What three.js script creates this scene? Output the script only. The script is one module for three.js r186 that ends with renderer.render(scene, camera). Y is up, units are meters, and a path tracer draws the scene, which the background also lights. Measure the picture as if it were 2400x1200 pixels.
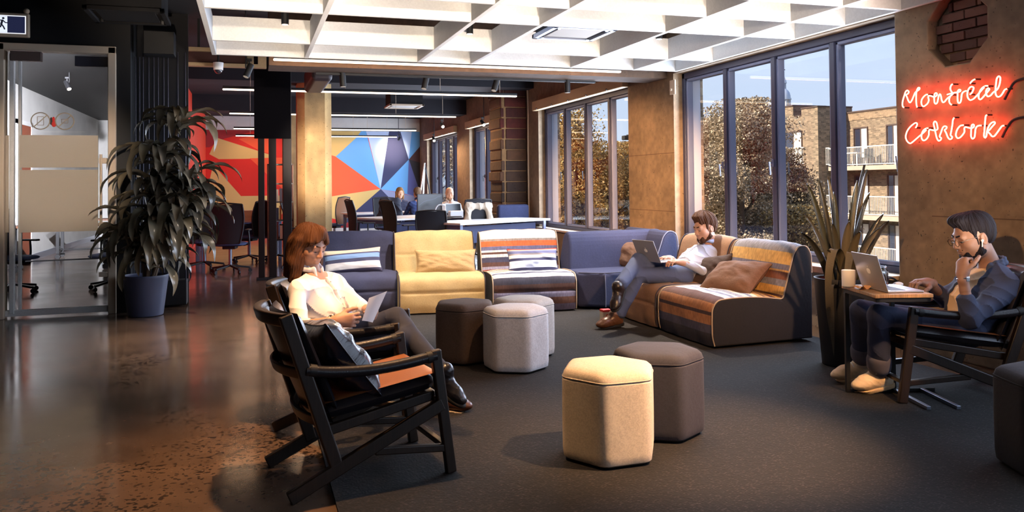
import * as THREE from 'three';
import { RoundedBoxGeometry } from 'three/addons/geometries/RoundedBoxGeometry.js';
import { mergeGeometries } from 'three/addons/utils/BufferGeometryUtils.js';
import { RectAreaLightUniformsLib } from 'three/addons/lights/RectAreaLightUniformsLib.js';

// ---------- camera, sky, sun, exposure ----------
const scene = new THREE.Scene();
const camera = new THREE.PerspectiveCamera(2 * Math.atan(600 / 1899) * 180 / Math.PI, 2, 0.05, 900);
camera.position.set(0, 1.35, 0);
camera.rotation.set(0.01957, -0.31285, -0.010635, 'YXZ');
camera.setViewOffset(2400, 1200, 0, 205.4, 2400, 1200);
const renderer = new THREE.WebGLRenderer({ antialias: true });
renderer.toneMapping = THREE.LinearToneMapping;
renderer.toneMappingExposure = 1.0;
renderer.shadowMap.enabled = true;
RectAreaLightUniformsLib.init();

let seed = 7;
const rnd = () => { seed = (seed + 0x6d2b79f5) | 0; let t = Math.imul(seed ^ (seed >>> 15), 1 | seed); t = (t + Math.imul(t ^ (t >>> 7), 61 | t)) ^ t; return ((t ^ (t >>> 14)) >>> 0) / 4294967296; };
const rr = (a, b) => a + (b - a) * rnd();
const clamp = (x, a = 0, b = 1) => Math.min(b, Math.max(a, x)), lerp = (a, b, t) => a + (b - a) * t;
const sstep = (a, b, x) => { const t = clamp((x - a) / (b - a)); return t * t * (3 - 2 * t); };
const hash = (x, y, s) => { let h = Math.imul(x, 374761393) ^ Math.imul(y, 668265263) ^ Math.imul(s + 11, 974634533); h = Math.imul(h ^ (h >>> 13), 1274126177); return ((h ^ (h >>> 16)) >>> 0) / 4294967296; };
// tiling value noise: u, v in 0..1, p lattice cells per tile
function vn(u, v, p, s = 0, q = p) {
  const x = u * p, y = v * q, i = Math.floor(x), j = Math.floor(y), f = x - i, g = y - j, a = f * f * (3 - 2 * f), b = g * g * (3 - 2 * g);
  const m = (n, k) => ((n % k) + k) % k, i0 = m(i, p), i1 = m(i + 1, p), j0 = m(j, q), j1 = m(j + 1, q);
  return lerp(lerp(hash(i0, j0, s), hash(i1, j0, s), a), lerp(hash(i0, j1, s), hash(i1, j1, s), a), b);
}
const fbm = (u, v, p, o = 4, s = 0) => { let t = 0, a = 0.5, n = 0; for (let k = 0; k < o; k++, p *= 2, a *= 0.5) { t += a * vn(u, v, p, s + k * 17); n += a; } return t / n; };

// sky: air and clouds only, the same all round
{
  const W = 1024, Hh = 512, d = new Float32Array(W * Hh * 4);
  for (let j = 0; j < Hh; j++) for (let i = 0; i < W; i++) {
    const e = (j + 0.5) / Hh * 2 - 1, u = i / W, k = clamp(e), c = sstep(0.52, 0.74, fbm(u, e * 0.5 + 0.5, 12, 5, 3)) * sstep(0.01, 0.1, e) * 0.55 + 0.35 * Math.exp(-k * 9);
    const o = (j * W + i) * 4, hz = Math.exp(-k * 3.2);
    d[o] = lerp(lerp(0.4, 0.62, hz), 0.92, c); d[o + 1] = lerp(lerp(0.58, 0.78, hz), 0.94, c); d[o + 2] = lerp(lerp(1.0, 1.02, hz), 0.98, c); d[o + 3] = 1;
    if (e < 0) { d[o] = 0.3; d[o + 1] = 0.3; d[o + 2] = 0.3; }
  }
  const t = new THREE.DataTexture(d, W, Hh, THREE.RGBAFormat, THREE.FloatType);
  t.mapping = THREE.EquirectangularReflectionMapping; t.magFilter = t.minFilter = THREE.LinearFilter; t.needsUpdate = true;
  scene.background = t; scene.environment = t;
}
const sun = new THREE.DirectionalLight(0xfff0d8, 11);   // low autumn sun from behind the building, on the facades across the yard
sun.position.set(-30, 38, -34); sun.target.position.set(30, 0, -26);
sun.castShadow = true; Object.assign(sun.shadow.camera, { left: -60, right: 60, top: 60, bottom: -60, near: 1, far: 200 }); sun.shadow.mapSize.set(2048, 2048);
scene.add(sun, sun.target);

const WARM = 0xffc48c, WHITE = 0xffe9d2;
// a light with shadows, aimed along (dx,dy,dz)
function areaLight(w, h, color, I, p, d) {
  const l = new THREE.RectAreaLight(color, I, w, h); l.position.set(...p); l.lookAt(p[0] + d[0], p[1] + d[1], p[2] + d[2]); scene.add(l); return l;
}
function spot(color, I, p, d, angle, pen = 0.6, size = 2) {
  const l = new THREE.SpotLight(color, I, 0, angle, pen, 2); l.position.set(...p); l.target.position.set(p[0] + d[0], p[1] + d[1], p[2] + d[2]);
  l.castShadow = true; l.shadow.radius = size; scene.add(l, l.target); return l;
}

// daylight through the windows: one area light the size of every opening, just inside its glass
const DAY = 0xd6e6ff, KW = 12;
for (const [a, b, k] of [[0.8, 4.42, 0.35], [-4.09, -0.47, 0.25], [-8.92, -5.3, 1], [-13.87, -10.19, 1], [-18.74, -15.08, 1], [-23.63, -19.97, 1]]) areaLight(b - a - 0.1, 2.0, DAY, KW * k, [5.08, 1.64, (a + b) / 2], [-1, 0, 0]);

// ---------- helpers ----------
const V = (x, y, z) => new THREE.Vector3(x, y, z);
const used = new Map();
function numbered(n) { const k = used.get(n) || 0; used.set(n, k + 1); return k ? n + '_' + String(k).padStart(3, '0') : n; }
function tag(o, label, category, group) { o.userData.label = label; o.userData.category = category; if (group) o.userData.group = group; return o; }
function thing(name, label, category, p = [0, 0, 0], ry = 0, group, parent = scene) {
  const o = new THREE.Group(); o.name = numbered(name); o.position.set(...p); o.rotation.y = ry; parent.add(o); return tag(o, label, category, group);
}
// texture coordinates in metres from the dominant plane of every triangle
function boxUV(g) {
  const p = g.attributes.position, n = p.count, uv = new Float32Array(n * 2), a = V(), b = V(), c = V();
  for (let i = 0; i < n; i += 3) {
    a.fromBufferAttribute(p, i); b.fromBufferAttribute(p, i + 1); c.fromBufferAttribute(p, i + 2);
    b.sub(a); c.sub(a); b.cross(c); const x = Math.abs(b.x), y = Math.abs(b.y), z = Math.abs(b.z);
    for (let k = i; k < i + 3; k++) {
      const X = p.getX(k), Y = p.getY(k), Z = p.getZ(k);
      if (y >= x && y >= z) { uv[2 * k] = X; uv[2 * k + 1] = Z; } else if (x >= z) { uv[2 * k] = Z; uv[2 * k + 1] = Y; } else { uv[2 * k] = X; uv[2 * k + 1] = Y; }
    }
  }
  g.setAttribute('uv', new THREE.BufferAttribute(uv, 2)); return g;
}
function M(list) {
  list = list.flat(3).filter(Boolean);
  if (list.length === 1) return list[0];
  const keep = list.every((g) => g.userData.uv);
  const gs = list.map((g) => { const q = g.index ? g.toNonIndexed() : g.clone(); for (const k of Object.keys(q.attributes)) if (!(k === 'position' || k === 'normal' || (keep && k === 'uv'))) q.deleteAttribute(k); return q; });
  const m = mergeGeometries(gs); if (keep) m.userData.uv = true; return m;
}
function P(name, geo, mat, parent, label) {
  if (Array.isArray(geo)) geo = M(geo);
  if (!geo.userData.uv && !geo.userData.done) { if (geo.index) geo = geo.toNonIndexed(); if (mat.map || mat.bumpMap || mat.roughnessMap) boxUV(geo); geo.userData.done = true; }
  const m = new THREE.Mesh(geo, mat); m.name = parent === scene ? numbered(name) : name; m.castShadow = m.receiveShadow = true; parent.add(m);
  if (label) m.userData.label = label; return m;
}
function S(name, geo, mat, parent = scene) { const m = P(name, geo, mat, parent); if (parent === scene) m.userData.kind = 'structure'; return m; }
function one(name, geo, mat, label, category, group) { return tag(P(name, geo, mat, scene), label, category, group); }
function stuff(m) { m.userData.kind = 'stuff'; return m; }
function copyOf(o, label, p, ry) { const c = o.clone(); c.name = numbered(o.name.replace(/_\d{3}$/, '')); scene.add(c); c.userData = { ...o.userData }; if (label) c.userData.label = label; if (p) c.position.set(...p); if (ry !== undefined) c.rotation.y = ry; return c; }
// local -> world placement of a geometry
const mv = (g, x, y, z) => g.translate(x, y, z), rotY = (g, a) => g.rotateY(a);
function box(x0, x1, y0, y1, z0, z1, r = 0) {
  const w = Math.abs(x1 - x0), h = Math.abs(y1 - y0), d = Math.abs(z1 - z0); r = Math.min(r, w * 0.49, h * 0.49, d * 0.49);
  const g = r > 0 ? new RoundedBoxGeometry(w, h, d, 2, r) : new THREE.BoxGeometry(w, h, d);
  return g.translate((x0 + x1) / 2, (y0 + y1) / 2, (z0 + z1) / 2);
}
const cbox = (w, h, d, x, y, z, r = 0) => box(x - w / 2, x + w / 2, y - h / 2, y + h / 2, z - d / 2, z + d / 2, r);
// a bar of section w (sideways) x h between two points
function bar(a, b, w, h = w, r = 0.004, up = V(0, 1, 0)) {
  a = a.isVector3 ? a : V(...a); b = b.isVector3 ? b : V(...b); const d = b.clone().sub(a), L = d.length(); d.normalize();
  let s = new THREE.Vector3().crossVectors(d, up); if (s.lengthSq() < 1e-6) s.set(1, 0, 0); s.normalize(); const u = new THREE.Vector3().crossVectors(s, d);
  const g = cbox(w, h, L, 0, 0, 0, r), m = new THREE.Matrix4().makeBasis(s, u, d.clone()); if (m.determinant() < 0) m.makeBasis(s.negate(), u, d);
  m.setPosition((a.x + b.x) / 2, (a.y + b.y) / 2, (a.z + b.z) / 2); return g.applyMatrix4(m);
}
const rod = (a, b, r, r2 = r, n = 10) => { a = a.isVector3 ? a : V(...a); b = b.isVector3 ? b : V(...b); const d = b.clone().sub(a), g = new THREE.CylinderGeometry(r2, r, d.length(), n); g.applyQuaternion(new THREE.Quaternion().setFromUnitVectors(V(0, 1, 0), d.clone().normalize())); return g.translate((a.x + b.x) / 2, (a.y + b.y) / 2, (a.z + b.z) / 2); };
const vec = (p) => (p.isVector3 ? p : V(...p));
const tube = (pts, r, seg = 0, n = 8, closed = false) => new THREE.TubeGeometry(new THREE.CatmullRomCurve3(pts.map(vec), closed, 'centripetal'), seg || pts.length * 4, r, n, closed);
const cyl = (r0, r1, y0, y1, x = 0, z = 0, n = 24) => new THREE.CylinderGeometry(r1, r0, y1 - y0, n).translate(x, (y0 + y1) / 2, z);
const sph = (r, x, y, z, n = 16, sx = 1, sy = 1, sz = 1) => new THREE.SphereGeometry(r, n, Math.max(6, n * 0.7 | 0)).scale(sx, sy, sz).translate(x, y, z);
const lathe = (pts, n = 32, x = 0, y = 0, z = 0) => new THREE.LatheGeometry(pts.map((p) => new THREE.Vector2(p[0], p[1])), n).translate(x, y, z);
// polygon in (a,b) extruded along the third axis; plane 'xy' -> z, 'zy' -> x, 'xz' -> y
function prism(pts, t0, t1, plane = 'xy', bevel = 0, seg = 2) {
  const s = new THREE.Shape(pts.map((p) => new THREE.Vector2(p[0], p[1])));
  const g = new THREE.ExtrudeGeometry(s, { depth: t1 - t0 - 2 * bevel, bevelEnabled: bevel > 0, bevelThickness: bevel, bevelSize: bevel, bevelOffset: -bevel, bevelSegments: seg, curveSegments: 6 }).translate(0, 0, t0 + bevel);
  if (plane === 'zy') g.applyMatrix4(new THREE.Matrix4().set(0, 0, 1, 0, 0, 1, 0, 0, -1, 0, 0, 0, 0, 0, 0, 1)); // (a,b,t)->(t,b,-a)
  if (plane === 'xz') g.rotateX(Math.PI / 2).scale(1, -1, 1);                                    // (a,b,t)->(a,t,b)
  if (plane === 'xz') { const p = g.attributes.position; for (let i = 0; i < p.count; i += 3) { const t = [p.getX(i + 1), p.getY(i + 1), p.getZ(i + 1)]; p.setXYZ(i + 1, p.getX(i + 2), p.getY(i + 2), p.getZ(i + 2)); p.setXYZ(i + 2, ...t); } g.computeVertexNormals(); }
  return g;
}
// a grid of nu x nv points f(u,v)->[x,y,z]; uv scaled su, sv
function surf(f, nu, nv, su = 0, sv = 0, flip = false) {
  const pos = [], uv = [], idx = [];
  for (let j = 0; j <= nv; j++) for (let i = 0; i <= nu; i++) { const p = f(i / nu, j / nv); pos.push(p[0], p[1], p[2]); uv.push(i / nu * su, j / nv * sv); }
  for (let j = 0; j < nv; j++) for (let i = 0; i < nu; i++) { const a = j * (nu + 1) + i, b = a + 1, c = a + nu + 1, d = c + 1; flip ? idx.push(a, c, b, b, c, d) : idx.push(a, b, c, b, d, c); }
  const g = new THREE.BufferGeometry(); g.setAttribute('position', new THREE.Float32BufferAttribute(pos, 3)); g.setAttribute('uv', new THREE.Float32BufferAttribute(uv, 2)); g.setIndex(idx); g.computeVertexNormals();
  if (su) g.userData.uv = true; return g;
}
// a closed tube-like body through rings (each an array of Vector3), ends capped
function loft(rings, cap = true) {
  const n = rings[0].length, pos = [], idx = [];
  for (const r of rings) for (const p of r) pos.push(p.x, p.y, p.z);
  for (let j = 0; j < rings.length - 1; j++) for (let i = 0; i < n; i++) { const a = j * n + i, b = j * n + (i + 1) % n, c = a + n, d = b + n; idx.push(a, b, c, b, d, c); }
  if (cap) for (const [r, k] of [[0, 1], [rings.length - 1, 0]]) { const c = new THREE.Vector3(); rings[r].forEach((p) => c.add(p)); c.multiplyScalar(1 / n); const m = pos.length / 3; pos.push(c.x, c.y, c.z); for (let i = 0; i < n; i++) { const a = r * n + i, b = r * n + (i + 1) % n; k ? idx.push(m, b, a) : idx.push(m, a, b); } }
  const g = new THREE.BufferGeometry(); g.setAttribute('position', new THREE.Float32BufferAttribute(pos, 3)); g.setIndex(idx); g.computeVertexNormals(); return g;
}

// ---------- materials ----------
function tex(n, f, rep, srgb = true, nh = n) {
  const d = new Uint8Array(n * nh * 4);
  for (let j = 0; j < nh; j++) for (let i = 0; i < n; i++) { const c = f(i / n, j / nh, i, j), o = (j * n + i) * 4; if (c.length) { d[o] = clamp(c[0], 0, 255); d[o + 1] = clamp(c[1], 0, 255); d[o + 2] = clamp(c[2], 0, 255); } else d[o] = d[o + 1] = d[o + 2] = clamp(c, 0, 1) * 255; d[o + 3] = 255; }
  const t = new THREE.DataTexture(d, n, nh); t.wrapS = t.wrapT = THREE.RepeatWrapping; t.magFilter = THREE.LinearFilter; t.minFilter = THREE.LinearMipmapLinearFilter; t.generateMipmaps = true;
  if (srgb) t.colorSpace = THREE.SRGBColorSpace; if (rep) t.repeat.set(1 / rep, 1 / rep); t.needsUpdate = true; return t;
}
function canvas(w, h, draw) { const c = document.createElement('canvas'); c.width = w; c.height = h; draw(c.getContext('2d'), w, h); const t = new THREE.CanvasTexture(c); t.colorSpace = THREE.SRGBColorSpace; t.anisotropy = 8; return t; }
const mat = (color, roughness = 0.7, o = {}) => new THREE.MeshStandardMaterial({ color, roughness, ...o });
const phys = (color, roughness, o) => new THREE.MeshPhysicalMaterial({ color, roughness, ...o });
const rep = (t, r, s = r) => { const c = t.clone(); c.repeat.set(1 / r, 1 / s); c.needsUpdate = true; return c; };

const T = {};
T.concrete = tex(1024, (u, v) => { const a = fbm(u, v, 4, 5, 1), b = fbm(u, v, 40, 3, 5), st = vn(u, v, 3, 9, 12); const pit = vn(u, v, 190, 21) > 0.93 && vn(u, v, 90, 8) > 0.5 ? 0.5 : 1; const k = (0.8 + 0.34 * (a - 0.5) + 0.2 * (b - 0.5) + 0.1 * (st - 0.5)) * pit; return [200 * k, 178 * k, 152 * k]; }, 2.4);
T.concreteBump = tex(512, (u, v) => { const pit = vn(u, v, 190, 21) > 0.93 && vn(u, v, 90, 8) > 0.5 ? 0 : 0.7; return pit + 0.3 * fbm(u, v, 30, 3, 4); }, 2.4, false);
T.floor = tex(1024, (u, v) => {
  const a = fbm(u, v, 3, 5, 2), b = fbm(u, v, 14, 4, 7), c = vn(u, v, 220, 31), zone = sstep(0.46, 0.62, fbm(u, v, 3, 3, 60));
  const chip = vn(u, v, 190, 12) * vn(u, v, 300, 13) > 0.6 - 0.22 * zone ? 0.42 : 1, light = c > 0.93 ? 1.12 : 1;
  const k = (0.66 + 0.45 * (a - 0.45) + 0.25 * (b - 0.5)) * lerp(1, chip, 0.25 + 0.75 * zone) * light; return [152 * k, 131 * k, 115 * k];
}, 3.2);
T.floorRough = tex(512, (u, v) => 0.15 + 0.12 * (fbm(u, v, 10, 4, 3) - 0.5), 3.2, false);
T.floorBump = tex(512, (u, v) => fbm(u, v, 5, 2, 44) * 0.8 + 0.2 * vn(u, v, 70, 2), 3.2, false);
T.carpet = tex(1024, (u, v, i, j) => { const row = hash(0, j >> 1, 3), f = vn(u, v, 360, 5, 170), g = fbm(u, v, 6, 3, 9); const fleck = hash((i + ((j >> 1) * 3)) >> 3, j >> 2, 77) > 0.9 ? 3.4 : hash(i >> 2, j >> 1, 31) > 0.9 ? 2 : 1; const k = (0.6 + 0.4 * f + 0.25 * (row - 0.5)) * (0.8 + 0.4 * g) * fleck; return [40 * k, 37 * k, 38 * k]; }, 1.3);
T.carpetBump = tex(512, (u, v) => 0.6 * vn(u, v, 200, 6, 110) + 0.4 * vn(u, v, 90, 8), 1.3, false);
T.weave = tex(512, (u, v, i, j) => { const a = ((i >> 1) + (j >> 1)) & 1, k = 0.9 + 0.08 * a + 0.12 * (vn(u, v, 128, 3) - 0.5) + 0.1 * (fbm(u, v, 6, 3, 5) - 0.5); return [255 * k, 255 * k, 255 * k]; }, 0.6);
T.weaveBump = tex(512, (u, v, i, j) => 0.5 * (((i >> 1) + (j >> 1)) & 1) + 0.5 * vn(u, v, 40, 3), 0.6, false);
T.wrinkle = tex(512, (u, v) => fbm(u + 0.12 * fbm(u, v, 4, 2, 9), v, 7, 4, 21), 0.7, false);
T.wood = tex(512, (u, v) => { const w = fbm(u, v, 3, 3, 4), g = vn(u + 0.02 * w, v, 150, 6, 5), k = 0.76 + 0.22 * (g - 0.5) + 0.36 * (w - 0.5); return [255 * k, 250 * k, 244 * k]; }, 0.5);
T.leather = tex(512, (u, v) => 0.6 * vn(u, v, 110, 3) + 0.4 * vn(u, v, 60, 6), 0.4, false);
T.plaster = tex(512, (u, v) => { const k = 0.92 + 0.1 * (fbm(u, v, 5, 4, 8) - 0.5) + 0.04 * (vn(u, v, 200, 2) - 0.5); return [255 * k, 255 * k, 255 * k]; }, 2);
const fab = (c, r = 0.9, o = {}) => mat(c, r, { map: T.weave, bumpMap: T.weaveBump, bumpScale: 0.0012, ...o });
const m = {
  concrete: mat(0xc6bdb0, 0.85, { map: T.concrete, bumpMap: T.concreteBump, bumpScale: 0.006 }),
  concreteDark: mat(0x8d7c72, 0.85, { map: T.concrete, bumpMap: T.concreteBump, bumpScale: 0.006 }),
  floor: mat(0xf4e6da, 1, { map: T.floor, roughnessMap: T.floorRough, bumpMap: T.floorBump, bumpScale: 0.0005 }),
  carpet: mat(0x6e686a, 0.95, { map: T.carpet, bumpMap: T.carpetBump, bumpScale: 0.0015 }),
  black: mat(0x0b0b0e, 0.6), blackGloss: mat(0x0e0e12, 0.3), dark: mat(0x121114, 0.8), ceilDark: mat(0x1c1a20, 0.9, { map: T.plaster }),
  white: mat(0xe9e8e4, 0.55, { map: T.plaster }), plaster: mat(0xdedcd6, 0.8, { map: T.plaster }), grid: mat(0xf0efec, 0.6, { map: T.plaster }),
  beigeMetal: mat(0xc9b79f, 0.4), frameDark: mat(0x2e3350, 0.4), frameMid: mat(0x4a3a34, 0.45), frameLight: mat(0xc6d0e6, 0.35), steel: mat(0x9aa2b4, 0.3, { metalness: 0.8 }), chrome: mat(0xd8d8dc, 0.12, { metalness: 1 }),
  glass: phys(0xffffff, 0.0, { transmission: 1, thickness: 0, ior: 1.45, specularIntensity: 0.35 }),
  woodDark: mat(0x36281f, 0.42, { map: T.wood }), woodMid: mat(0x8a5a38, 0.5, { map: T.wood }), woodLight: mat(0xd2a878, 0.42, { map: T.wood }),
  leather: mat(0x17161c, 0.32, { bumpMap: T.leather, bumpScale: 0.0004 }), leatherLitTan: mat(0x8a5630, 0.38, { bumpMap: T.leather, bumpScale: 0.0004 }), leatherBlue: mat(0x191b28, 0.24, { bumpMap: T.wrinkle, bumpScale: 0.004 }),  // the tan copy of the leather holds the light on the seats
  laptop: mat(0xb9b9be, 0.32, { metalness: 0.7 }), screenDark: mat(0x15151a, 0.15), paper: mat(0xf2f2f4, 0.8), deskTop: mat(0xe8e6e2, 0.35), plastic: mat(0x16161c, 0.45), rubber: mat(0x0c0c0e, 0.8),
};
// ---------- the room ----------
S('floor', box(-9, 5.3, -0.3, 0, -25, 4.6), m.floor);
one('carpet', box(0.34, 4.62, 0.0, 0.012, -9.6, 3.2), m.carpet, 'dark charcoal flecked carpet under the lounge seats and pouffes', 'carpet');
S('ceiling', box(-9, 5.6, 3.4, 3.6, -25, 4.6), m.ceilDark);
S('wall_back', box(-9, 5.6, 0, 3.4, -25, -24.7), m.plaster);
S('wall_front', box(-9, 5.6, 0, 3.4, 4.5, 4.7), m.dark);  // out of view; kept dark so it bounces little light
S('wall_left', box(-4.9, -4.7, 0, 3.4, -9.7, 4.6), m.dark);  // unseen side wall, dark to hold down bounce on the pouffes
// window wall: piers, sill walls and lintels, the outside leaf of pale brick
T.brick = tex(512, (u, v, i, j) => { const R = 16, C = 6, r = Math.floor(v * R), fx = u * C + (r & 1) * 0.5, c = Math.floor(fx), lx = fx - c, ly = v * R - r; const mortar = lx < 0.035 || ly < 0.11; const t = hash((c % C + C) % C, r, 5), k = 0.82 + 0.3 * t + 0.25 * (fbm(u, v, 30, 3, 3) - 0.5); return mortar ? [206, 200, 190] : [192 * k, 174 * k, 154 * k]; }, 1.44);
T.brickBump = tex(512, (u, v) => { const R = 16, C = 6, r = Math.floor(v * R), fx = u * C + (r & 1) * 0.5, lx = fx - Math.floor(fx), ly = v * R - r; return (lx < 0.035 || ly < 0.11 ? 0 : 0.8) + 0.2 * vn(u, v, 120, 2); }, 1.44, false);
m.brickPale = mat(0xf0e6d8, 0.9, { map: T.brick, bumpMap: T.brickBump, bumpScale: 0.008 });
const WIN = [[0.8, 4.42], [-4.09, -0.47], [-8.92, -5.3], [-13.87, -10.19], [-18.74, -15.08], [-23.63, -19.97]], Y0 = 0.57, Y1 = 2.7;
{
  const zs = [4.6]; for (const [a, b] of WIN) zs.push(b, a); zs.push(-25);
  const inner = [], outer = [];
  for (let i = 0; i < zs.length; i += 2) {
    if (i === 4) continue; // the near pier is cut for the brick recess
    inner.push(box(5, 5.3, 0, 3.4, zs[i + 1], zs[i])); outer.push(box(5.3, 5.42, -5, 3.7, zs[i + 1] + 0.01, zs[i] - 0.01));
  }
  outer.push(box(5.3, 5.42, -5, 3.7, -5.25, -4.14));
  for (const [a, b] of WIN) { inner.push(box(5, 5.3, 0, Y0, a, b), box(5, 5.3, Y1, 3.4, a, b)); outer.push(box(5.3, 5.42, -5, Y0 - 0.03, a - 0.05, b + 0.05), box(5.3, 5.42, Y1 + 0.02, 3.7, a - 0.05, b + 0.05)); }
  // near pier: face layer with an octagonal recess, solid behind
  const sh = new THREE.Shape([[-4.09, 0], [-4.09, 3.4], [-5.3, 3.4], [-5.3, 0]].map((p) => new THREE.Vector2(p[0], p[1])));
  const hole = new THREE.Path(); for (let k = 0; k < 8; k++) { const a = Math.PI / 8 + k * Math.PI / 4, x = -4.693 + 0.285 * Math.cos(a), y = 2.47 + 0.285 * Math.sin(a); k ? hole.lineTo(x, y) : hole.moveTo(x, y); } hole.closePath(); sh.holes.push(hole);
  const face = new THREE.ExtrudeGeometry(sh, { depth: 0.09, bevelEnabled: true, bevelSize: 0.012, bevelThickness: 0.012, bevelOffset: -0.012, bevelSegments: 2 }); face.applyMatrix4(new THREE.Matrix4().set(0, 0, 1, 5.012, 0, 1, 0, 0, -1, 0, 0, 0, 0, 0, 0, 1)); face.scale(1, 1, -1);
  { const q = face.index ? face.toNonIndexed() : face, p = q.attributes.position; for (let i = 0; i < p.count; i += 3) { const t = [p.getX(i + 1), p.getY(i + 1), p.getZ(i + 1)]; p.setXYZ(i + 1, p.getX(i + 2), p.getY(i + 2), p.getZ(i + 2)); p.setXYZ(i + 2, ...t); } q.computeVertexNormals(); inner.push(q, box(5.112, 5.3, 0, 3.4, -5.3, -4.09)); }
  const wr = S('wall_right', M(inner), m.concrete);
  S('wall_outer', M(outer), m.brickPale);
  // bricks in the recess, rows tilted as laid
  const mats = [0x5a3a30, 0x664438, 0x4e342c, 0x6e5042].map((c) => mat(c, 0.9, { bumpMap: T.concreteBump, bumpScale: 0.005 }));
  for (let r = -4; r <= 3; r++) for (let c = -2; c <= 2; c++) {
    const y = 2.47 + r * 0.077 + 0.004, z = -4.693 + (c + (r & 1 ? 0.5 : 0)) * 0.212, h = 0.285 * 0.924, lim = (yy) => Math.min(h, h * 1.414 - Math.abs(yy - 2.47));
    const w = Math.min(lim(y), lim(y + 0.067)), a = Math.max(z - 0.1, -4.693 - w), b = Math.min(z + 0.1, -4.693 + w);
    if (b - a > 0.03) P('brick', box(5.075 + rr(0, 0.012), 5.115, y, y + 0.066, a, b, 0.006), mats[rnd() * 4 | 0], wr);
  }
}
for (const [z0, z1, y] of [[-4.95, -4.09, 1.07], [-10.19, -8.92, 0.99], [-10.19, -8.92, 1.72]]) S('trim_1', box(4.997, 5.003, y - 0.004, y + 0.004, z0, z1), m.concreteDark);
// windows
m.winFrame = mat(0x343850, 0.42); m.winSash = mat(0x6c7492, 0.36);
WIN.forEach(([a, b], k) => {
  const w = new THREE.Group(); w.name = 'window_' + (k + 1); w.userData.kind = 'structure'; scene.add(w);
  S('window_frame', M([box(5.12, 5.24, Y0, Y0 + 0.06, a, b, 0.006), box(5.12, 5.24, Y1 - 0.07, Y1, a, b, 0.006), box(5.12, 5.24, Y0, Y1, a, a + 0.06, 0.006), box(5.12, 5.24, Y0, Y1, b - 0.06, b, 0.006)]), m.winFrame, w);
  const n = 4, L = (b - a - 0.06) / n;
  for (let i = 0; i < n; i++) {
    const z0 = a + 0.06 + i * L - (i ? 0.03 : 0), z1 = a + 0.03 + (i + 1) * L - (i === n - 1 ? 0.03 : 0.03), s = 0.035, ya = Y0 + 0.06, yb = Y1 - 0.07;
    if (i) S('mullion', box(5.12, 5.24, ya, yb, z0 - 0.005, z0 + 0.055, 0.005), m.winFrame, w);
    const c0 = i ? z0 + 0.055 : z0, c1 = i === n - 1 ? b - 0.06 : a + 0.06 + (i + 1) * L - 0.035;
    S('sash', M([box(5.14, 5.22, ya, ya + s, c0, c1, 0.008), box(5.14, 5.22, yb - s, yb, c0, c1, 0.008), box(5.14, 5.22, ya, yb, c0, c0 + s, 0.008), box(5.14, 5.22, ya, yb, c1 - s, c1, 0.008)]), m.winSash, w);
    S('pane', box(5.183, 5.187, ya + s, yb - s, c0 + s, c1 - s), m.glass, w);
    if (i % 2 === 1 || i === 0) { const hz = i === 1 ? c1 + 0.02 : c1 - 0.018, g = M([box(5.105, 5.12, 1.5, 1.58, hz - 0.014, hz + 0.014, 0.004), rod([5.11, 1.54, hz], [5.07, 1.54, hz], 0.008), bar([5.07, 1.55, hz], [5.075, 1.42, hz + 0.012], 0.02, 0.014)]); if (i > 0 || k > 1) S('window_handle', g, k === 2 ? m.winSash : m.black, w); }
  }
  S('window_sill', box(4.93, 5.13, Y0 - 0.03, Y0 + 0.005, a, b, 0.006), m.beigeMetal, w);
  S('outer_reveal', M([box(5.245, 5.37, Y0, Y1, a - 0.02, a + 0.012), box(5.245, 5.45, Y1 - 0.01, Y1 + 0.03, a, b), box(5.245, 5.7, Y0 - 0.03, Y0 + 0.01, a, b)]), m.frameLight, w);
});
// blind boxes over the farther windows
m.header = mat(0xc9ab82, 0.75, { map: T.plaster });
WIN.slice(3).forEach(([a, b], k) => {
  const g = one('blind_box', box(4.9, 5.0, 2.68, 2.85, a - 0.06, b + 0.03, 0.01), m.header, ['beige painted blind box over the window left of the broad concrete pier', 'beige blind box over the window just behind the block pillar', 'beige blind box over the farthest window near the mural'][k], 'blind box');
  for (let i = 0; i < 5; i++) P('bolt', rod([4.9, 2.7, a + 0.2 + i * 0.75], [4.885, 2.7, a + 0.2 + i * 0.75], 0.014), m.frameMid, g);
});
one('blind_bracket', [box(4.985, 5.0, 2.44, 2.62, -8.99, -8.92 + 0.06, 0.004), rod([4.985, 2.5, -8.93], [4.96, 2.5, -8.93], 0.018)], m.beigeMetal, 'small pale bracket plate with a hole at the upper left corner of the large window', 'bracket');
one('ledge_shelf', [box(4.86, 5.0, 0.52, 0.58, -8.9, -5.4, 0.008), box(4.86, 4.9, 0.02, 0.52, -8.9, -8.84, 0.006), box(4.86, 4.9, 0.02, 0.52, -8.5, -8.45, 0.006), box(4.86, 4.9, 0.02, 0.52, -5.46, -5.4, 0.006)], m.woodMid, 'brown wooden ledge frame below the large window behind the sofa', 'ledge');

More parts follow.
